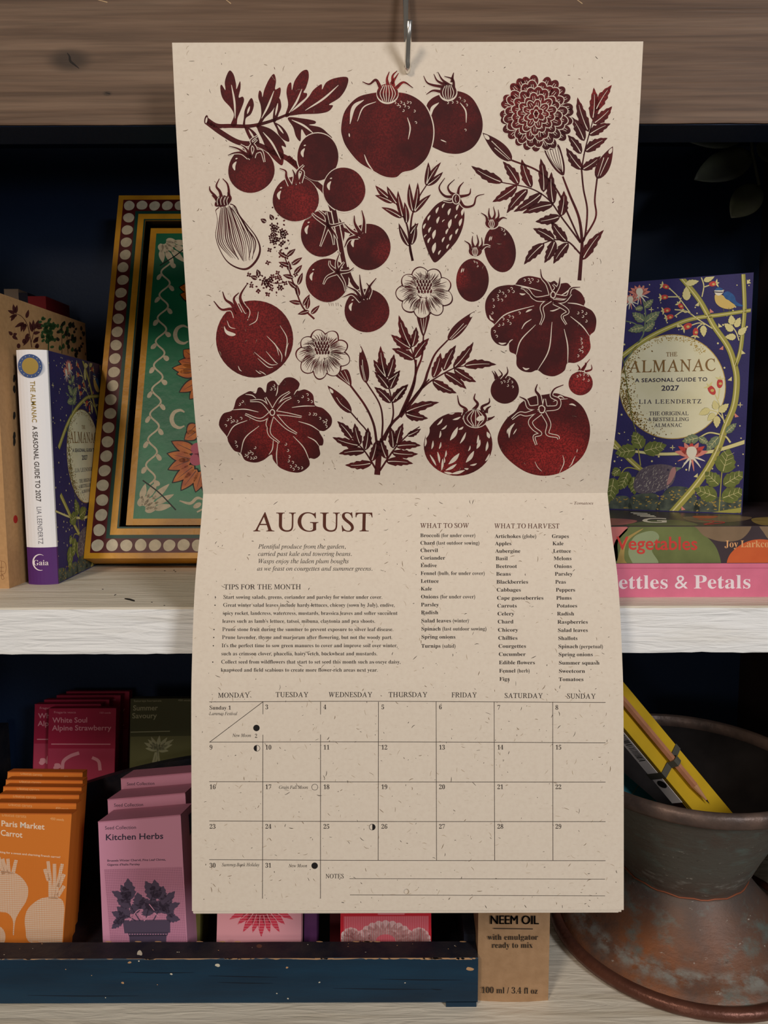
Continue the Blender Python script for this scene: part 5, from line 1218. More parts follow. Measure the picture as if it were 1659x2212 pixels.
def petal(b, t, w_):
    bu, tu = puv(*b), puv(*t); pa.leaf(bu, tu, w_ * 1.28, TBLK, 4, k=1); c = ((tu[0] - bu[0]) * .06, (tu[1] - bu[1]) * .06); pa.leaf((bu[0] + c[0], bu[1] + c[1]), (tu[0] - c[0], tu[1] - c[1]), w_, TORG, 5, TMAR, .0008)


for b, t in (((690, 1520), (550, 1455)), ((680, 1560), (525, 1525)), ((670, 1560), (530, 1620)), ((690, 1590), (555, 1695)), ((705, 1610), (605, 1740)), ((730, 1620), (690, 1750)), ((760, 1630), (750, 1770)), ((700, 1400), (625, 1450)), ((700, 1360), (640, 1420)), ((720, 1110), (595, 1180)), ((730, 1140), (655, 1220)), ((700, 1020), (590, 1000)), ((700, 1050), (555, 1040)), ((700, 1060), (580, 1075)), ((680, 980), (620, 935)), ((690, 590), (595, 580)), ((690, 640), (600, 620)), ((840, 1480), (880, 1420)), ((860, 1520), (930, 1490)), ((850, 1580), (930, 1620)), ((820, 1610), (860, 1720))): petal(b, t, .0052)
for x, y in ((700, 1500), (695, 1560), (740, 1530), (760, 1570), (780, 1510)): pa.ell(*puv(x, y), .006, .006, TPNK, 6, n=16)
for c, s_ in (((620, 850), 1), ((600, 1330), -1)):
    P_ = [puv(c[0] + 60 * math.cos(q), c[1] + s_ * 55 * math.sin(q)) for q in (-2.2, -1.6, -2.6, -3.4, -4.2, -5.0)]
    pa.line([puv(c[0] + 45 * math.cos(q), c[1] + 50 * s_ * math.sin(q)) for q in (-.9, -1.6, -2.4, -3.2, -4.0, -4.8, -5.4)], .0012, .0012, TWHT, 4, mid=.004)
pa.line([puv(x, y) for x, y in ((600, 1795), (660, 1810), (700, 1780), (740, 1790))], .001, .001, TWHT, 4, mid=.003)
mb = MB(); tbox(mb, TYEL, IN, TW - IN, IN, TH - IN, -.020, D1); pa.emit(mb); mb.build('centre_panel', tray)

# ------------------------------------------------------------------ leaves at the top right
LEAFM = S('dark_dried_leaf', (74, 78, 62), .6, var=.5, vscale=60, rgb2=(50, 46, 50))
t_ = thing('leafy_sprig', 'dark dried leafy sprig hanging in the upper right corner of the shelf', 'plant', atY(1600, 262, .745))
mb = MB(); mb.tube(LEAFM, [Vector((.34, .745, Z0 + .299)), atY(1620, 262, .745), atY(1625, 330, .74), atY(1640, 400, .735)], .0014, 8); mb.build('stem', t_, smooth=True)
for b_, tt, wd in (((1615, 275), (1475, 300), .017), ((1625, 330), (1500, 388), .016), ((1640, 300), (1720, 350), .017), ((1640, 400), (1580, 470), .014)):
    P0, P1 = atY(*b_, .742), atY(*tt, .725); d = (P1 - P0); L_ = d.length; d.normalize(); sd = d.cross(Vector((0, -1, .3))).normalized(); up_ = sd.cross(d)
    vs = []; N = 10
    for i in range(N + 1):
        q_ = i / N; w_ = wd * math.sin(math.pi * q_ ** .8) ** .8 if 0 < q_ < 1 else .0004
        for k in (-1, -.5, 0, .5, 1): vs.append(P0 + d * L_ * q_ + sd * w_ * k + up_ * (abs(k) * w_ * .35 - .006 * math.sin(math.pi * q_)))
    mb = MB(); mb.add(vs, [(i * 5 + k, i * 5 + k + 1, i * 5 + k + 6, i * 5 + k + 5) for i in range(N) for k in range(4)], LEAFM); o = mb.build('leaf', t_, smooth=True)
    m_ = o.modifiers.new('thickness', 'SOLIDIFY'); m_.thickness = .0005

# ================================================================== lower shelf: crate and seed boxes
ZL = Z0 + LO
CRT = S('crate_navy_paint', (24, 56, 78), .5, var=.7, vscale=18, stretch=(.5, 1, 3), rgb2=(20, 36, 52), bump=.3, bscale=60); CRD = S('crate_worn_top', (26, 28, 38), .5, var=.7, vscale=60, rgb2=(52, 46, 46), bump=.3, bscale=160); CHIP = S('bare_wood_chip', (196, 152, 108), .7); CWC = S('white_paint_chip', (214, 206, 184), .6); CLN = S('crate_groove', (10, 22, 36), .6)
crate = thing('wooden_crate', 'navy painted wooden crate with chipped edges holding the seed packets', 'crate', (-.17, .53, ZL))
CX0, CX1 = -0.43, 0.0715
a = Art(Flat((CX0, .53, ZL), (1, 0, 0), (0, 0, 1))); q_ = 0
ZT = Z0 - .4005
px_e = [(x, 2070 + 1.2 * math.sin(x * .021) + R0.uniform(-1, 1)) for x in range(-60, 1026, 12)]
a.line(px_e, 2.4, 2.4, CHIP, 1, smooth=False); 
for i in range(40):
    x = R0.uniform(-20, 1020); a.line([(x, 2070), (x + R0.uniform(5, 30), 2070.5)], .5, .5, CHIP, 2, mid=R0.uniform(3, 6.5))
for x, y, l in ((300, 2058 + 18, 2), (470, 2085, 6), (280, 2079, 4), (142, 2094, 1.2), (265, 2123, 3.5), (198, 2107, 1), (228, 2155, 1.2), (370, 2104, 3), (10, 2173, 5), (620, 2090, 3), (1015, 2093, 8), (548, 2170, 2), (690, 2122, 2), (875, 2123, 1.5), (104, 2173, 5), (340, 2127, 1), (622, 2157, 2), (598, 2146, 1.5)): a.ell(x, y, l, l * .45 + .5, R0.choice((CWC, CWC, CHIP)), 1, n=9, wob=.15)
for x0, y0, x1, y1 in ((450, 2108, 600, 2111), (470, 2122, 590, 2124), (260, 2100, 420, 2101), (720, 2135, 930, 2137), (60, 2150, 300, 2151), (820, 2115, 1000, 2117), (930, 2136, 955, 2138)): a.line([(x0, y0), ((x0 + x1) / 2, y0 + 1.5), (x1, y1)], .5, .5, CLN, 1, mid=2)
mb = MB(); nx = 80; vs = []
for i in range(nx + 1):
    x = CX0 + (CX1 - CX0) * i / nx; dz = .0005 * noise.noise((x * 40, 3, 1)); dz2 = .0006 * noise.noise((x * 30, 8, 1))
    vs += [(x, .53, ZL + .004), (x, .53, ZT - .0008 + dz), (x, .5306, ZT + dz), (x, .549, ZT + dz2), (x, .549, ZL + .004)]
mb.add(vs, [(i * 5 + k, i * 5 + 5 + k, i * 5 + 5 + (k + 1) % 5, i * 5 + (k + 1) % 5) for i in range(nx) for k in (0, 1, 3, 4)] + [(0, 1, 2, 3, 4), tuple(nx * 5 + k for k in (4, 3, 2, 1, 0))], CRT)
mb.add(vs, [(i * 5 + 2, i * 5 + 7, i * 5 + 8, i * 5 + 3) for i in range(nx)], CRD)
a.emit(mb, clip=(.001, CX1 - CX0 - .0005, .0045, ZT - ZL + .0004))
a = Art(Flat((CX0, .53, ZT), (1, 0, 0), (0, 1, 0)))
a.blob([(298, 2055), (303, 2053), (307, 2059), (306, 2064), (300, 2063), (296, 2062)], CWC, 3); a.ell(560, 2044, 6, 4, S('rust_nail', (96, 66, 52), .5), 3)
for i in range(30): a.ell(R0.uniform(0, 1020), R0.uniform(2036, 2066), R0.uniform(.6, 1.7), R0.uniform(.4, .8), R0.choice((CWC, CHIP, CRT)), 2, n=8)
for i in range(14): x = R0.uniform(0, 1000); a.line([(x, 2034), (x + 14, 2034.5)], 1, 1, CHIP, 2, mid=2.5)
a.emit(mb); mb.build('front_board', crate)
for fx0, fx1 in ((.047, CX1 - .001), (CX0, CX0 + .03)):
    mb = MB(); mb.box(CRT, fx0, fx1, .53, .549, ZL, ZL + .0045); mb.build('foot', crate)
mb = MB(); mb.hexa(CRD, [(CX1 - .009, .549, ZL + .004), (CX1, .549, ZL + .004), (CX1, .80, ZL + .004), (CX1 - .009, .80, ZL + .004)], [(CX1 - .009, .549, ZT + .006), (CX1, .549, ZT + .006), (CX1, .80, Z0 - .30), (CX1 - .009, .80, Z0 - .30)]); mb.build('side_board', crate)
mb = MB(); mb.box(CRD, CX0, CX0 + .009, .549, .80, ZL + .004, Z0 - .32); mb.build('side_board', crate)
mb = MB(); mb.box(CRD, CX0 + .009, CX1 - .009, .549, .80, ZL + .001, ZL + .006); mb.build('floor_board', crate)
mb = MB(); mb.box(CRD, CX0 + .009, CX1 - .009, .708, .80, Z0 - .406, Z0 - .400); mb.build('rear_step', crate)
mb = MB(); nx = 40; vs = []
for i in range(nx + 1):
    x = CX0 + .009 + (CX1 - CX0 - .018) * i / nx; zt = Z0 - .3099 - .865 * (x + .10) ** 2
    vs += [(x, .700, ZL + .006), (x, .700, zt), (x, .708, zt), (x, .708, ZL + .006)]
mb.add(vs, [(i * 4 + k, i * 4 + 4 + k, i * 4 + 4 + (k + 1) % 4, i * 4 + (k + 1) % 4) for i in range(nx) for k in range(4)] + [(0, 1, 2, 3), tuple(nx * 4 + k for k in (3, 2, 1, 0))], CRD); mb.build('divider', crate)


# packets: root at the front bottom centre; local mesh space, leaning back
def packet(name, label, cat, foot, top_front, half, depth, m, art=None, group=None, rot=0.0, m_side=None, ledge=None):
    """foot: world point of the bottom front centre; top_front: world point of the top front centre"""
    foot, topf = Vector(foot), Vector(top_front); up_ = (topf - foot); H = up_.length; up_.normalize()
    ex = Vector((math.cos(rot), math.sin(rot), 0)); ex = (ex - up_ * ex.dot(up_)).normalized(); back = up_.cross(ex).normalized()
    if back.y < 0: back = -back
    t = thing(name, label, cat, foot, group); mb = MB()
    P = lambda u, d, v: foot + ex * u + back * d + up_ * v
    mb.hexa(m, [P(-half, 0, 0), P(half, 0, 0), P(half, depth, 0), P(-half, depth, 0)], [P(-half, 0, H - .0008), P(half, 0, H - .0008), P(half, depth, H - .0008), P(-half, depth, H - .0008)])
    if ledge: ledge(mb, P, H)
    if art:
        sf = Flat(P(-half, 0, 0), ex, up_); a = Art(sf); art(a); a.emit(mb, clip=(.0006, 2 * half - .0006, .0006, H - .0006))
    mb.build('carton', t)
    mb = MB(); mb.hexa(m_side or m, [P(-half, -.0004, H - .0008), P(half, -.0004, H - .0008), P(half, depth, H - .0008), P(-half, depth, H - .0008)], [P(-half, -.0004, H), P(half, -.0004, H), P(half, depth, H), P(-half, depth, H)]); mb.build('top_flap', t)
    return t


CP = (0, 1440, 3.568)
# --- orange carrot packets
ORG = S('orange_card', (222, 126, 42), .6); ORGD = S('orange_card_edge', (196, 100, 30), .6); OCR = S('cream_halftone', (226, 200, 172), .6); OWH = S('off_white_letters', (246, 226, 200), .6); OML = S('faint_orange_letters', (240, 180, 116), .6)


def carrot_art(a):
    a.T = CP
    a.text('Daucus carota', 14, 203, (1152, 1166), 24, OML, 'sans', 2); a.text('450 seeds', 388, 494, (1180, 1190), 18, OML, 'sansb', 2)
    a.text('Paris Market', 8, 343, (1228, 1256), 42, OWH, 'sansb', 2); a.text('Carrot', 4, 172, (1300, 1318), 42, OWH, 'sansb', 2)
    a.text('Looking for a sweet and charming French carrot?', -40, 466, (1432, 1476), 14, OWH, 'sansb', 2)
    for pts in ([(-30, 1600), (60, 1580), (150, 1610), (215, 1700), (205, 1800), (150, 1890), (118, 1960), (108, 2060), (100, 2060), (100, 1960), (60, 1900), (-30, 1860)], [(250, 1830), (340, 1780), (470, 1790), (500, 1900), (500, 2130), (240, 2130), (195, 2010), (200, 1900)], [(-40, 2000), (10, 2010), (40, 2060), (30, 2130), (-40, 2130)]): a.blob(pts, OCR, 2, 5)
    for p in (([(-10, 1470), (10, 1540), (30, 1600)]), ([(60, 1480), (65, 1540), (70, 1600)]), ([(125, 1490), (110, 1550), (100, 1600)]), ([(20, 1480), (50, 1590)]), ([(370, 1500), (385, 1640), (390, 1790)]), ([(420, 1520), (420, 1660), (410, 1790)]), ([(480, 1520), (450, 1660), (430, 1790)]), ([(345, 1560), (375, 1650)]), ([(495, 1600), (450, 1700)]), ([(495, 1690), (445, 1770)])): a.line(p, 26, 30, OCR, 2)
    for i in range(44):                                        # halftone rows
        y = 1480 + i * 15; a.line([(-60, y), (500, y + 24)], 2.2, 2.2, ORG, 3, smooth=False)
    for i in range(42):
        x = -40 + i * 13; a.line([(x, 1470), (x - 8, 2130)], 1.8, 1.8, ORG, 3, smooth=False)


FL_ = ZL + .0062
gt = 'orange carrot seed packets at the left end of the crate'
hw = .0345
def cpack(xr, y, label, ar): return packet('seed_packet', label, 'seed packet', (xr - hw - .003, y - .027, FL_), (xr - hw, y, Z0 - .3145), hw, .0125, ORG, ar, gt, rot=.05, m_side=ORGD)


c0 = cpack(-.2625, .590, 'frontmost orange carrot seed packet with its whole front showing', carrot_art)
ordn = ('second', 'third', 'fourth', 'fifth', 'sixth')
for i in range(5):
    dx = (-.0033, -.0070, -.0105, -.0150, -.0215)[i]; dy = (.0175, .0325, .0465, .0600, .0760)[i]
    copy_tree(c0, (dx, dy, (0.0, 0.0, .0, .0, .0)[i]), '%s orange carrot packet from the front, only its top strip showing' % ordn[i] if i < 4 else 'rearmost orange carrot packet of the row, only its top strip showing', gt)

# --- pink kitchen herb boxes
PNK = S('pink_card', (216, 150, 176), .6); PNKD = S('pink_card_top', (196, 128, 152), .6); HGR = S('plum_grey_print', (84, 70, 92), .6); HTX = S('dark_plum_letters', (54, 46, 66), .6); PHT = S('mauve_halftone', (176, 112, 140), .6)


def herb_art(a):
    a.T = CP
    a.text('Seed Collection', 808, 1050, (1256, 1250), 25, HTX, 'sans', 2); a.text('Kitchen Herbs', 812, 1260, (1338, 1326), 44, HTX, 'sansb', 2)
    a.text('Brussels Winter Chervil, Fine Leaf Chives,', 826, 1278, (1503, 1494), 15, HTX, 'sansb', 2); a.text("Gigante d'Italia Parsley", 826, 1078, (1534, 1530), 15, HTX, 'sansb', 2)
    a.poly([(803, 1560), (1402, 1545), (1470, 2130), (850, 2130)], PHT, 1)
    for i in range(44): y = 1562 + i * 13.3; a.line([(800, y), (1470, y - 12)], 4.6, 4.6, PNK, 2, smooth=False)
    for i in range(46): x = 803 + i * 13.3; a.line([(x, 1560 - i * .3), (x + 50 - i * .0, 2130)], 3, 3, PNK, 2, smooth=False)
    lv = ((1000, 1800, 985, 1630, 60), (1000, 1800, 930, 1680, 45), (1010, 1810, 860, 1730, 45), (1010, 1850, 900, 1800, 45), (1080, 1850, 1060, 1740, 55), (1130, 1870, 1100, 1780, 70), (1200, 1800, 1120, 1650, 55), (1210, 1790, 1190, 1640, 55), (1230, 1800, 1260, 1690, 50), (1230, 1860, 1350, 1730, 50), (1250, 1880, 1390, 1820, 40), (1200, 1900, 1230, 1800, 70), (1150, 1880, 1200, 1790, 70), (1000, 1930, 900, 1850, 50), (970, 1940, 860, 1890, 40), (960, 1950, 870, 1970, 36), (940, 1950, 860, 2020, 36), (1280, 1930, 1390, 1950, 40), (1290, 1920, 1340, 1880, 40), (1060, 1900, 1020, 1830, 60), (1150, 1920, 1130, 1850, 60), (1250, 1900, 1290, 1830, 50))
    for x0, y0, x1, y1, w_ in lv: a.leaf((x0, y0), (x1, y1), w_ * .8, HGR, 3, serr=.35)
    for p in ([(1080, 1960), (1010, 1850), (960, 1740)], [(1120, 1960), (1150, 1850), (1190, 1720)], [(1180, 1960), (1240, 1860), (1330, 1780)], [(1050, 1960), (960, 1920), (880, 1990)]): a.line(p, 10, 7, HGR, 3)
    for p in ([(1010, 1940), (1060, 1880), (1100, 1870)], [(1000, 1960), (1030, 1910)], [(1110, 1960), (1150, 1920)], [(1190, 1900), (1230, 1930)], [(1150, 1830), (1190, 1880)], [(1070, 1900), (1100, 1930), (1140, 1940)]): a.line(p, 7, 5, PNK, 4)
    a.poly([(945, 1955), (1312, 1950), (1312, 2050), (960, 2055)], HGR, 3); a.poly([(995, 2070), (1285, 2066), (1280, 2130), (1000, 2130)], HGR, 3); a.poly([(985, 2050), (1300, 2046), (1290, 2074), (995, 2078)], HGR, 3)
    for i in range(15): a.ell(1000 + i * 20, 2062, 5, 3, PNK, 5, n=8)


gk = 'pink kitchen herb seed boxes in the crate'
hk_ = .0342
tl, tr = atY(211, 1771, .580), atY(391, 1763, .580); tm = (tl + tr) / 2
h0 = packet('seed_box', 'frontmost pink kitchen herbs seed box, its whole front showing', 'seed box', (tm.x + .0105, .5525, FL_), (tm.x, .580, tm.z), hk_, .034, PNK, herb_art, gk, m_side=PNKD, rot=-.02)
copy_tree(h0, (-.0065, .0385, -.0005), 'middle pink herb seed box, its top showing between two others', gk)
copy_tree(h0, (-.0085, .0770, .0), 'rearmost of the three pink herb seed boxes', gk)
# --- other packets beside and under the calendar
NVP = S('navy_card', (38, 44, 70), .6); OLV = S('olive_card', (120, 116, 58), .6); 
x_ = atY(424, 2000, .60).x
packet('seed_packet', 'thin navy packet edge right beside the pink herb boxes', 'seed packet', (x_ - .0035, .575, FL_), (x_ - .0045, .600, Z0 - .322), .0022, .03, NVP)
packet('seed_packet', 'olive packet edge beside the navy packet, left of the calendar foot', 'seed packet', (x_ + .0035, .580, FL_), (x_ + .002, .604, Z0 - .326), .0042, .03, OLV)
DPK = S('pale_rose_card', (226, 158, 166), .6, var=.0); DRD = S('dahlia_red_print', (204, 54, 76), .6); VIO = S('violet_card', (92, 46, 92), .6); RED = S('scarlet_card', (214, 36, 52), .6); RPK = S('pink_halftone_print', (232, 116, 126), .6); RCR = S('cream_petal_print', (240, 206, 200), .6); MRN = S('maroon_card', (104, 24, 34), .6)


def dahlia_art(a):
    a.T = (440, 1900, 2.074); c = (258, 100)
    for k in range(24):
        an = rad(k * 15); l = (150 if k % 2 else 165); a.leaf((c[0] + 20 * math.cos(an), c[1] + 20 * math.sin(an)), (c[0] + l * math.cos(an), c[1] + l * math.sin(an) * .95), 19, DRD, 2)
    for k in range(24): an = rad(k * 15 + 5); a.line([(c[0] + 60 * math.cos(an), c[1] + 60 * math.sin(an)), (c[0] + 120 * math.cos(an), c[1] + 120 * math.sin(an))], 3, 2, DPK, 3)
    for i in range(26): a.line([(70, -20 + i * 12), (440, -20 + i * 12)], 1.4, 1.4, DPK, 4, smooth=False)


def scarlet_art(a):
    a.T = (440, 1900, 2.074)
    a.poly([(628, 165), (1008, 163), (1008, 280), (628, 280)], RPK, 1); a.poly([(780, 140), (900, 140), (900, 158), (780, 158)], RPK, 1)
    for k in range(13):
        an = rad(180 + k * 15); a.ell(815 + 95 * math.cos(an), 285 + 62 * math.sin(an), 42, 26, RCR, 2, rot=k * 15, n=18)
    for cx in (660, 965):
        for k in range(9): an = rad(180 + k * 22); a.ell(cx + 22 * math.cos(an), 285 + 38 * math.sin(an), 34, 22, RCR, 2, rot=k * 22, n=14)
    a.ell(815, 275, 44, 30, RPK, 3)
    for i in range(48): a.line([(632 + i * 8, 163), (632 + i * 8, 280)], 1.6, 1.6, RED, 4, smooth=False)


xa, xb = atY(471, 2010, .565).x, atY(652, 2010, .565).x
packet('seed_packet', 'pale pink seed packet with red dahlia peeping out under the calendar', 'seed packet', ((xa + xb) / 2, .5525, FL_), ((xa + xb) / 2, .580, Z0 - .318), (xb - xa) / 2, .012, DPK, dahlia_art)
packet('seed_packet', 'violet seed packet edge just right of the red dahlia packet', 'seed packet', (xb + .006, .568, FL_), (xb + .006, .594, Z0 - .32), .0052, .03, VIO)
xa, xb = atY(736, 2010, .565).x, atY(931, 2010, .565).x
packet('seed_packet', 'scarlet seed packet with cream daisy petals under the calendar', 'seed packet', ((xa + xb) / 2, .5525, FL_), ((xa + xb) / 2, .580, Z0 - .318), (xb - xa) / 2, .012, RED, scarlet_art)
packet('seed_packet', 'maroon packet half hidden behind the scarlet daisy packet', 'seed packet', ((xa + xb) / 2 - .010, .574, FL_), ((xa + xb) / 2 - .010, .600, Z0 - .318), (xb - xa) / 2, .012, MRN)
# --- rear row
CRM = S('crimson_card', (166, 26, 62), .6); CRMP = S('rose_halftone', (184, 60, 88), .6); CRL = S('rose_letters', (226, 150, 160), .6); OLD = S('dark_olive_card', (74, 76, 42), .6); OLP = S('olive_halftone', (108, 108, 66), .6); OLL = S('sage_letters', (168, 168, 130), .6)


def straw_art(a):
    a.T = CP
    a.text('Fragaria vesca', 415, 585, (360, 360), 16, CRL, 'sans', 2); a.text('150 seeds', 765, 855, (362, 362), 13, CRL, 'sans', 2)
    a.text('White Soul', 405, 675, (432, 430), 38, CRL, 'sansb', 2); a.text('Alpine Strawberry', 402, 857, (492, 490), 38, CRL, 'sansb', 2); a.line([(395, 597), (852, 598)], 7, 7, CRL, 2)
    a.poly([(355, 630), (890, 632), (880, 900), (340, 900)], CRMP, 1)
    a.line([(480, 790), (490, 730), (540, 690), (610, 665)], 26, 26, CRL, 3); a.line([(710, 700), (760, 730), (772, 800)], 24, 26, CRL, 3); a.ell(440, 770, 30, 24, CRL, 3, wob=.15)


FL2_ = Z0 - .3998
gs = 'crimson strawberry seed packets in the back row of the crate'
p0, p1 = atY(106, 1530, .745), atY(251, 1531, .745); hs_ = (p1.x - p0.x) / 2
s0 = packet('seed_packet', 'front crimson strawberry packet with full title showing in back row', 'seed packet', (p0.x + hs_, .724, FL2_), (p0.x + hs_, .745, p0.z), hs_, .010, CRM, straw_art, gs)
for dx, dy, dz, lab in ((-.0205, .0122, .0, 'crimson strawberry packet shifted left behind the front one, half title showing'), (-.0165, .0252, .0, 'third crimson strawberry packet from the front, only its top strip showing'), (-.009, .0385, .0, 'fourth crimson strawberry packet from the front, only its top strip showing'), (-.0035, .0505, .0, 'rearmost crimson strawberry packet of the back row')):
    copy_tree(s0, (dx, dy, dz), lab, gs)


def savoury_art(a):
    a.T = CP
    a.text('Satureja hortensis', 1030, 1245, (272, 270), 15, OLL, 'sans', 2); a.text('450 seeds', 1372, 1470, (266, 266), 13, OLL, 'sans', 2)
    a.text('Summer', 1025, 1216, (338, 336), 38, OLL, 'sansb', 2); a.text('Savoury', 1018, 1208, (398, 396), 38, OLL, 'sansb', 2); a.line([(1005, 505), (1310, 498)], 6, 6, OLL, 2)
    a.poly([(980, 540), (1560, 532), (1560, 860), (930, 860)], OLP, 1)
    for x, y in ((1110, 585), (1140, 560), (1165, 540), (1230, 530), (1290, 545), (1340, 560), (1330, 600), (1120, 630), (1300, 650)): a.leaf((1215, 640), (x, y), 17, OLL, 3)
    for p in ([(1215, 640), (1205, 720), (1170, 800)], [(1215, 640), (1225, 720), (1240, 800)], [(1200, 660), (1180, 740)]): a.line(p, 14, 18, OLL, 3)


p0 = atY(282, 1509, .745); hv = .0345
packet('seed_packet', 'dark olive summer savoury packet in the back row beside the calendar edge', 'seed packet', (p0.x + hv, .724, FL2_), (p0.x + hv, .745, p0.z), hv, .012, OLD, savoury_art)

# ------------------------------------------------------------------ kraft carton of neem oil
NKR = S('kraft_carton', (176, 140, 104), .75, var=.45, vscale=120, rgb2=(146, 112, 78), bump=.1, bscale=600); NTX = S('carton_text_black', (40, 34, 30))
nb = [atZ(1030, 2163, LO), atZ(1184, 2166, LO)]; nt_ = .545
Yn = .5365
x0, x1 = atY(1031, 2165, Yn).x, atY(1184, 2165, Yn).x; dx = .0008
t_ = thing('carton', 'brown kraft neem oil carton standing between the crate and the copper pot', 'carton', ((x0 + x1) / 2, Yn, ZL))
mb = MB(); nx = 10; vs = []; H_ = .112
for i in range(nx + 1):
    u = i / nx; bul = -.0016 * math.sin(math.pi * u)
    vs += [(x0 + (x1 - x0) * u, Yn + bul, ZL), (x0 + (x1 - x0) * u, Yn + bul * .4, ZL + H_)]
for i in range(nx + 1):
    u = i / nx; vs += [(x0 + (x1 - x0) * u, Yn + .038, ZL), (x0 + (x1 - x0) * u, Yn + .038, ZL + H_)]
o_ = 2 * (nx + 1)
mb.add(vs, [(2 * i, 2 * i + 2, 2 * i + 3, 2 * i + 1) for i in range(nx)] + [(o_ + 2 * i, o_ + 2 * i + 1, o_ + 2 * i + 3, o_ + 2 * i + 2) for i in range(nx)] + [(2 * i + 1, 2 * i + 3, o_ + 2 * i + 3, o_ + 2 * i + 1) for i in range(nx)] + [(2 * i, o_ + 2 * i, o_ + 2 * i + 2, 2 * i + 2) for i in range(nx)] + [(0, 1, o_ + 1, o_), (2 * nx, o_ + 2 * nx, o_ + 2 * nx + 1, 2 * nx + 1)], NKR)
a = Art(Flat((x0, Yn - .0017, ZL), (1, 0, 0), (0, 0, 1))); a.T = (440, 1900, 2.074)
[a.text('NEEM OIL', 1281 + q5, 1500 + q5, (199, 200), 37, NTX, 'sans', 1) for q5 in (0, 1.3, 2.6)]; a.line([(1298, 219), (1475, 221)], 4, 4, NTX, 1)
a.text('with emulgator', 1272, 1498, (270, 270), 24, NTX, 'rom', 1); a.text('ready to mix', 1290, 1474, (306, 306), 24, NTX, 'rom', 1); a.text('100 ml / 3.4 fl oz', 1243, 1497, (508, 512), 26, NTX, 'rom', 1)
a.emit(mb); mb.build('box', t_)
mb = MB(); mb.box(NKR, x0, x1, Yn, Yn + .0005, ZL + H_ - .001, ZL + H_ + .010); mb.build('top_flap', t_)


# ------------------------------------------------------------------ copper pot
def copper_mat():
    m = bpy.data.materials.new('weathered_copper'); m.use_nodes = True; nt = m.node_tree; b = nt.nodes['Principled BSDF']; N = nt.nodes.new; L = nt.links.new
    tc = N('ShaderNodeTexCoord')
    def nz(sc, lo, hi, st=(1, 1, 1), det=6):
        mp = N('ShaderNodeMapping'); mp.inputs['Scale'].default_value = st; L(tc.outputs['Object'], mp.inputs[0])
        n = N('ShaderNodeTexNoise'); n.inputs['Scale'].default_value = sc; n.inputs['Detail'].default_value = det; n.inputs['Roughness'].default_value = .65; L(mp.outputs[0], n.inputs['Vector'])
        r = N('ShaderNodeMapRange'); r.inputs[1].default_value = lo; r.inputs[2].default_value = hi; L(n.outputs['Fac'], r.inputs[0]); return r.outputs[0], n.outputs['Fac']
    def mix(f, a_, b_):
        x = N('ShaderNodeMix'); x.data_type = 'RGBA'; L(f, x.inputs[0])
        for i, v in ((6, a_), (7, b_)):
            if isinstance(v, tuple): x.inputs[i].default_value = (*v, 1)
            else: L(v, x.inputs[i])
        return x.outputs[2]
    def mul(a_, b_):
        x = N('ShaderNodeMath'); x.operation = 'MULTIPLY'; L(a_, x.inputs[0])
        if isinstance(b_, float): x.inputs[1].default_value = b_
        else: L(b_, x.inputs[1])
        return x.outputs[0]
    base = mix(nz(26, .38, .62)[0], s2l((86, 76, 71)), s2l((100, 80, 69)))
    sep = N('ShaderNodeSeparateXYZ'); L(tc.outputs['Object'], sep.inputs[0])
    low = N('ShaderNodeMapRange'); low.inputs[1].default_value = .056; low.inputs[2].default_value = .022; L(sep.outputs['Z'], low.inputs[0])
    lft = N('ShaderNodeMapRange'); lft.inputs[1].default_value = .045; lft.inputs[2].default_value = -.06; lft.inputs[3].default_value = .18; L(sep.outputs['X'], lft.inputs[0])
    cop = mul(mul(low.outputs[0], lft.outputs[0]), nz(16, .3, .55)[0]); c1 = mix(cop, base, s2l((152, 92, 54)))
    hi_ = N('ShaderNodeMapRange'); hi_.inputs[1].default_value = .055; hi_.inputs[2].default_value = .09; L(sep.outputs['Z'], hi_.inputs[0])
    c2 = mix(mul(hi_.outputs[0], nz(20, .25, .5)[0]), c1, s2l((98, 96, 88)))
    ver = nz(34, .53, .68, (1, 1, 1.8)); c3 = mix(mul(ver[0], .75), c2, s2l((104, 118, 112)))
    sp = nz(105, .66, .73, (1, 1, 2.6)); c4 = mix(mul(sp[0], .8), c3, s2l((206, 202, 190)))
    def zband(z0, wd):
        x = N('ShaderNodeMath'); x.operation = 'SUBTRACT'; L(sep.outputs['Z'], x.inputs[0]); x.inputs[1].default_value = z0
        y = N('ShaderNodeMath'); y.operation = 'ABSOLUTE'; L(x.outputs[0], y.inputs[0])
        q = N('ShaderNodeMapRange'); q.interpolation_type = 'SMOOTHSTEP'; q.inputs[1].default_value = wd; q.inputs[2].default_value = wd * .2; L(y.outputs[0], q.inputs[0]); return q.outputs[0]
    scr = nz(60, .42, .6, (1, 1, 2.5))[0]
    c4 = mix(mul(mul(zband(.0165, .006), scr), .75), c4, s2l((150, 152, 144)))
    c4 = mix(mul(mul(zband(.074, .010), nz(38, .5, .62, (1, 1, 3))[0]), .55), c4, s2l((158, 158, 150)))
    pit = nz(120, .66, .74); c5 = mix(mul(pit[0], .7), c4, s2l((40, 32, 28)))
    L(c5, b.inputs['Base Color']); b.inputs['Metallic'].default_value = .25; b.inputs['Roughness'].default_value = .5; b.inputs['Specular IOR Level'].default_value = .4
    bp = N('ShaderNodeBump'); bp.inputs['Strength'].default_value = .25; bp.inputs['Distance'].default_value = .002; L(sp[1], bp.inputs['Height']); L(bp.outputs[0], b.inputs['Normal']); return m


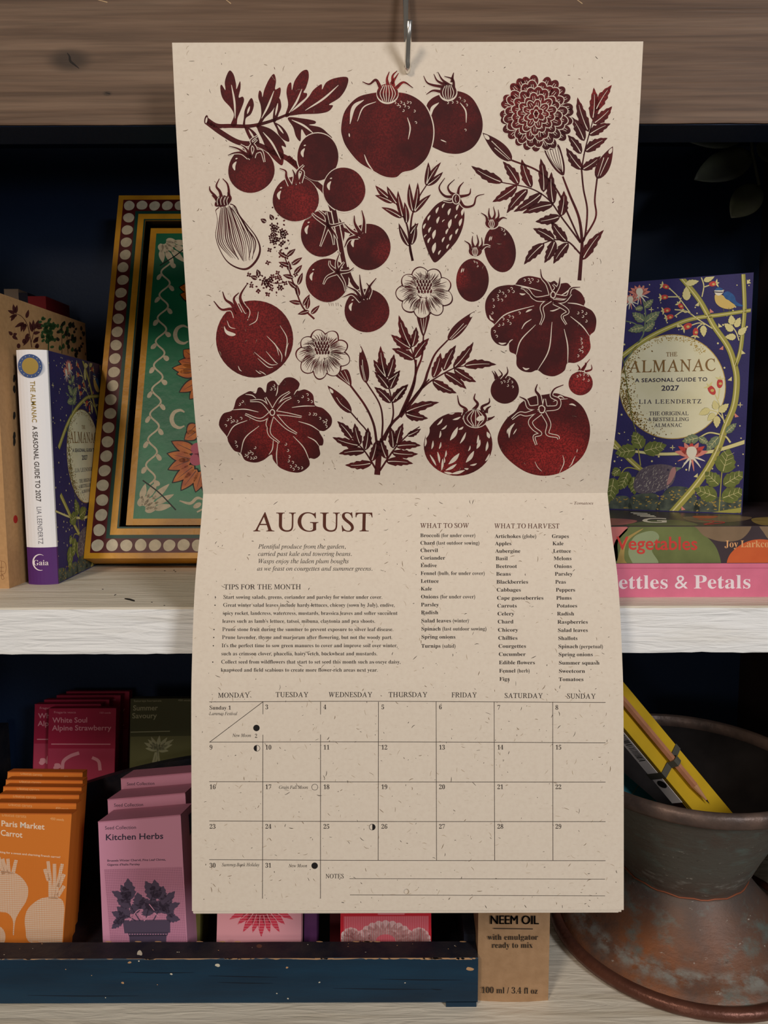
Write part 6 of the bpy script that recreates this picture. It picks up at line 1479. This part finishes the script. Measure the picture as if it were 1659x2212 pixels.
COPPER = copper_mat(); RIMC = S('worn_copper_rim', (112, 92, 82), .42, var=.8, vscale=60, rgb2=(74, 64, 60), metal=.3, bump=.3, bscale=150); RINGC = S('brown_copper_ring', (108, 68, 54), .35, var=.6, vscale=50, rgb2=(84, 50, 40), metal=.4, bump=.25, bscale=200); INM = S('tarnished_inside', (40, 36, 35), .8, var=.7, vscale=34, rgb2=(22, 20, 20), spec=.05)
PC = (.265, .625, ZL)
pot = thing('copper_pot', 'weathered hourglass copper pot with flared rim holding pencils at lower right', 'pot', PC)
PC = Vector(PC)
mb = MB(); mb.lathe(COPPER, [(.1075, .004), (.1035, .010), (.0985, .013), (.092, .016), (.082, .024), (.0725, .034), (.064, .044), (.0578, .0525), (.0545, .0575), (.0535, .0590), (.0535, .0610), (.0545, .0630), (.0585, .072), (.0645, .086), (.073, .103), (.083, .122), (.0935, .140), (.1000, .150)], PC)
mb.build('body', pot, smooth=True)
mb = MB(); mb.lathe(INM, [(.0985, .152), (.0915, .139), (.081, .121), (.071, .102), (.0625, .085), (.0565, .071), (.0525, .061), (.052, .058), (.0001, .056)], PC); mb.build('lining', pot, smooth=True)
mb = MB(); mb.lathe(RIMC, [(.0975 + .0046 * math.cos(q * math.pi / 6 + 2.2) + .002, .1525 + .0066 * math.sin(q * math.pi / 6 + 2.2)) for q in range(13)], PC); mb.build('rim', pot, smooth=True)
mb = MB(); mb.lathe(RINGC, [(.1105 + .0052 * math.cos(q * math.pi / 6), .0058 + .0056 * math.sin(q * math.pi / 6)) for q in range(13)], PC); mb.build('base_ring', pot, smooth=True)
mb = MB(); sv = []
mb.tube(S('copper_seam', (150, 88, 62), .5, metal=.3), [PC + Vector((.0538 * math.cos(rad(q)), .0538 * math.sin(rad(q)), .060 + .0006 * math.sin(q * .3))) for q in range(180, 361, 6)], .0007, 6); mb.build('solder_seam', pot, smooth=True)

# notebook leaning in the pot
YELC = S('yellow_card', (206, 168, 34), .5, var=.2, vscale=40); NDK = S('notebook_dark_edge', (44, 26, 26), .6); LBL = S('label_grey_white', (226, 220, 220), .6); BAR = S('barcode_black', (30, 28, 30)); BND = S('elastic_grey', (78, 76, 66), .7); TEAL = S('teal_card', (44, 150, 168), .5); TGL = S('teal_card_line', (120, 150, 134), .5)
CN = (1180, 1440, 2.864)
def cnp(x, y): return (CN[0] + x / CN[2], CN[1] + y / CN[2])


A0 = atY(*cnp(1085, 960), .606); A1 = atY(*cnp(300, 20), .615)          # middle line of the yellow face, low end and high end
e1 = (A1 - A0).normalized(); vw = -((A0 + A1) / 2 - E).normalized()
nf = (vw + Vector((.5, 0, .65))).normalized(); nf = (nf - e1 * nf.dot(e1)).normalized(); e2 = nf.cross(e1).normalized()    # across the face
if e2.x < 0: e2 = -e2
LN = (A1 - A0).length
lo_ = .010
NB0 = A0 - e1 * lo_
nbk = thing('notebook', 'yellow notebook with barcode label strapped to a pencil, leaning inside the copper pot', 'notebook', NB0)
hw_ = .0165; th_ = .0155


def nbx(mb, m, a0, a1, b0, b1, d0, d1):
    P = lambda a_, b_, d: NB0 + e1 * a_ + e2 * b_ - nf * d
    mb.hexa(m, [P(a0, b0, d0), P(a1, b0, d0), P(a1, b1, d0), P(a0, b1, d0)], [P(a0, b0, d1), P(a1, b0, d1), P(a1, b1, d1), P(a0, b1, d1)])


LT = LN + lo_
mb = MB(); nbx(mb, YELC, 0, LT, -hw_, hw_, 0, .0012); mb.build('cover', nbk)
mb = MB()
for k in range(4): nbx(mb, (NDK, YELC, NDK, YELC)[k], 0.001, LT, -hw_ + .0002, hw_, .0012 + k * .0009, .0012 + (k + 1) * .0009)
nbx(mb, NDK, .001, LT, -hw_ + .0004, hw_, .0048, th_); mb.build('page_block', nbk)
mb = MB(); dl = Flat(NB0 - e2 * (hw_ - .0001), e1, -nf); 
if dl.n.dot(-e2) < 0: dl.n = -dl.n
l0 = LT * .27
vsl = []
mb.hexa(LBL, [NB0 - e2 * (hw_ - .0003) + e1 * l0 - nf * .0042, NB0 - e2 * (hw_ - .0003) + e1 * (LT) - nf * .0042, NB0 - e2 * (hw_ - .0003) + e1 * LT - nf * .0150, NB0 - e2 * (hw_ - .0003) + e1 * l0 - nf * .0150], [NB0 - e2 * (hw_ + .0002) + e1 * l0 - nf * .0042, NB0 - e2 * (hw_ + .0002) + e1 * LT - nf * .0042, NB0 - e2 * (hw_ + .0002) + e1 * LT - nf * .0150, NB0 - e2 * (hw_ + .0002) + e1 * l0 - nf * .0150])
a = Art(dl); a.fn = lambda p: p; dl.P0 = NB0 - e2 * (hw_ + .0002)
u = LT * .53
while u < LT * .86:
    w_ = R0.choice((.0004, .0006, .001)); a.raw([(u, .0055), (u + w_, .0055), (u + w_, .0125), (u, .0125)], [(0, 1, 2, 3)], BAR, 1); u += w_ + R0.choice((.0004, .0007, .001))
a.ell(LT * .385, .0092, .0042, .0042, BAR, 1)
a.emit(mb); mb.build('label', nbk)
mb = MB(); ub = LT * .42
nbx(mb, BND, ub, ub + .006, -hw_ - .0008, -hw_ - .0001, 0, th_); nbx(mb, BND, ub, ub + .006, hw_ + .0001, hw_ + .0008, 0, th_); nbx(mb, BND, ub, ub + .006, -hw_ - .0008, hw_ + .0008, th_, th_ + .0007); 
bp_ = [(-hw_ - .0008, .0003), (-.0056, .0009), (-.0042, .0075), (-.001, .0082), (.0022, .0075), (.0036, .0009), (hw_ + .0008, .0003)]
for (b0, h0), (b1, h1) in zip(bp_, bp_[1:]):
    P = lambda a_, b_, h: NB0 + e1 * a_ + e2 * b_ + nf * h
    mb.hexa(BND, [P(ub, b0, h0 - .0003), P(ub, b1, h1 - .0003), P(ub + .006, b1, h1 - .0003), P(ub + .006, b0, h0 - .0003)], [P(ub, b0, h0 + .0004), P(ub, b1, h1 + .0004), P(ub + .006, b1, h1 + .0004), P(ub + .006, b0, h0 + .0004)])
mb.build('elastic_band', nbk)
# pencil under the band
WOODP = S('cedar_pencil_wood', (186, 126, 92), .5, var=.4, vscale=90, stretch=(1, 1, 1)); LEAD = S('pencil_lead', (40, 36, 38), .4); SHP = S('sharpened_wood', (196, 144, 104), .6)
pr = .0032; pp0 = NB0 + e1 * (LT * .175) + e2 * .0 + nf * (pr + .0008) - e2 * .001
pc = thing('pencil', 'plain cedar pencil held under the elastic band on the yellow notebook', 'pencil', pp0)
Lp = LT * .80
mb = MB(); mb.tube(WOODP, [pp0 + e1 * .021, pp0 + e1 * Lp], pr, 6); mb.build('barrel', pc)
mb = MB(); mb.tube(SHP, [pp0 + e1 * .004, pp0 + e1 * .021], [.0009, pr], 12); mb.build('sharpened_tip', pc, smooth=False)
mb = MB(); mb.tube(LEAD, [pp0, pp0 + e1 * .0042], [.0002, .0009], 10); mb.build('lead', pc)
# teal card
q0, q1, q2 = atY(*cnp(380, 570), .655), atY(*cnp(745, 885), .645), atY(*cnp(300, 960), .635)
tcd = thing('card', 'teal card with pale grid lines standing in the pot, left of the notebook', 'card', q2)
ex = (q1 - q0).normalized(); n_ = ex.cross(q2 - q0).normalized()
if n_.y > 0: n_ = -n_
ey = n_.cross(ex).normalized()
if ey.z < 0: ey = -ey
L1 = (q1 - q0).length; tt = .0012
P = lambda u, v, d: q0 + ex * u - ey * v - n_ * d
mb = MB(); mb.hexa(TEAL, [P(0, 0, 0), P(L1, 0, 0), P(L1, .026, 0), P(0, .022, 0)], [P(0, 0, tt), P(L1, 0, tt), P(L1, .026, tt), P(0, .022, tt)])
a = Art(Flat(q0, ex, -ey)); a.surf.n = n_; a.fn = lambda p: p
for u in (.018, .036, .054): a.line([(u, 0), (u, .022)], .0012, .0012, TGL, 1)
for v in (.015,): a.line([(0, v), (L1, v)], .0012, .0012, TGL, 1)
a.emit(mb); mb.build('card_sheet', tcd)

bpy.data.objects.remove(_to, do_unlink=True)
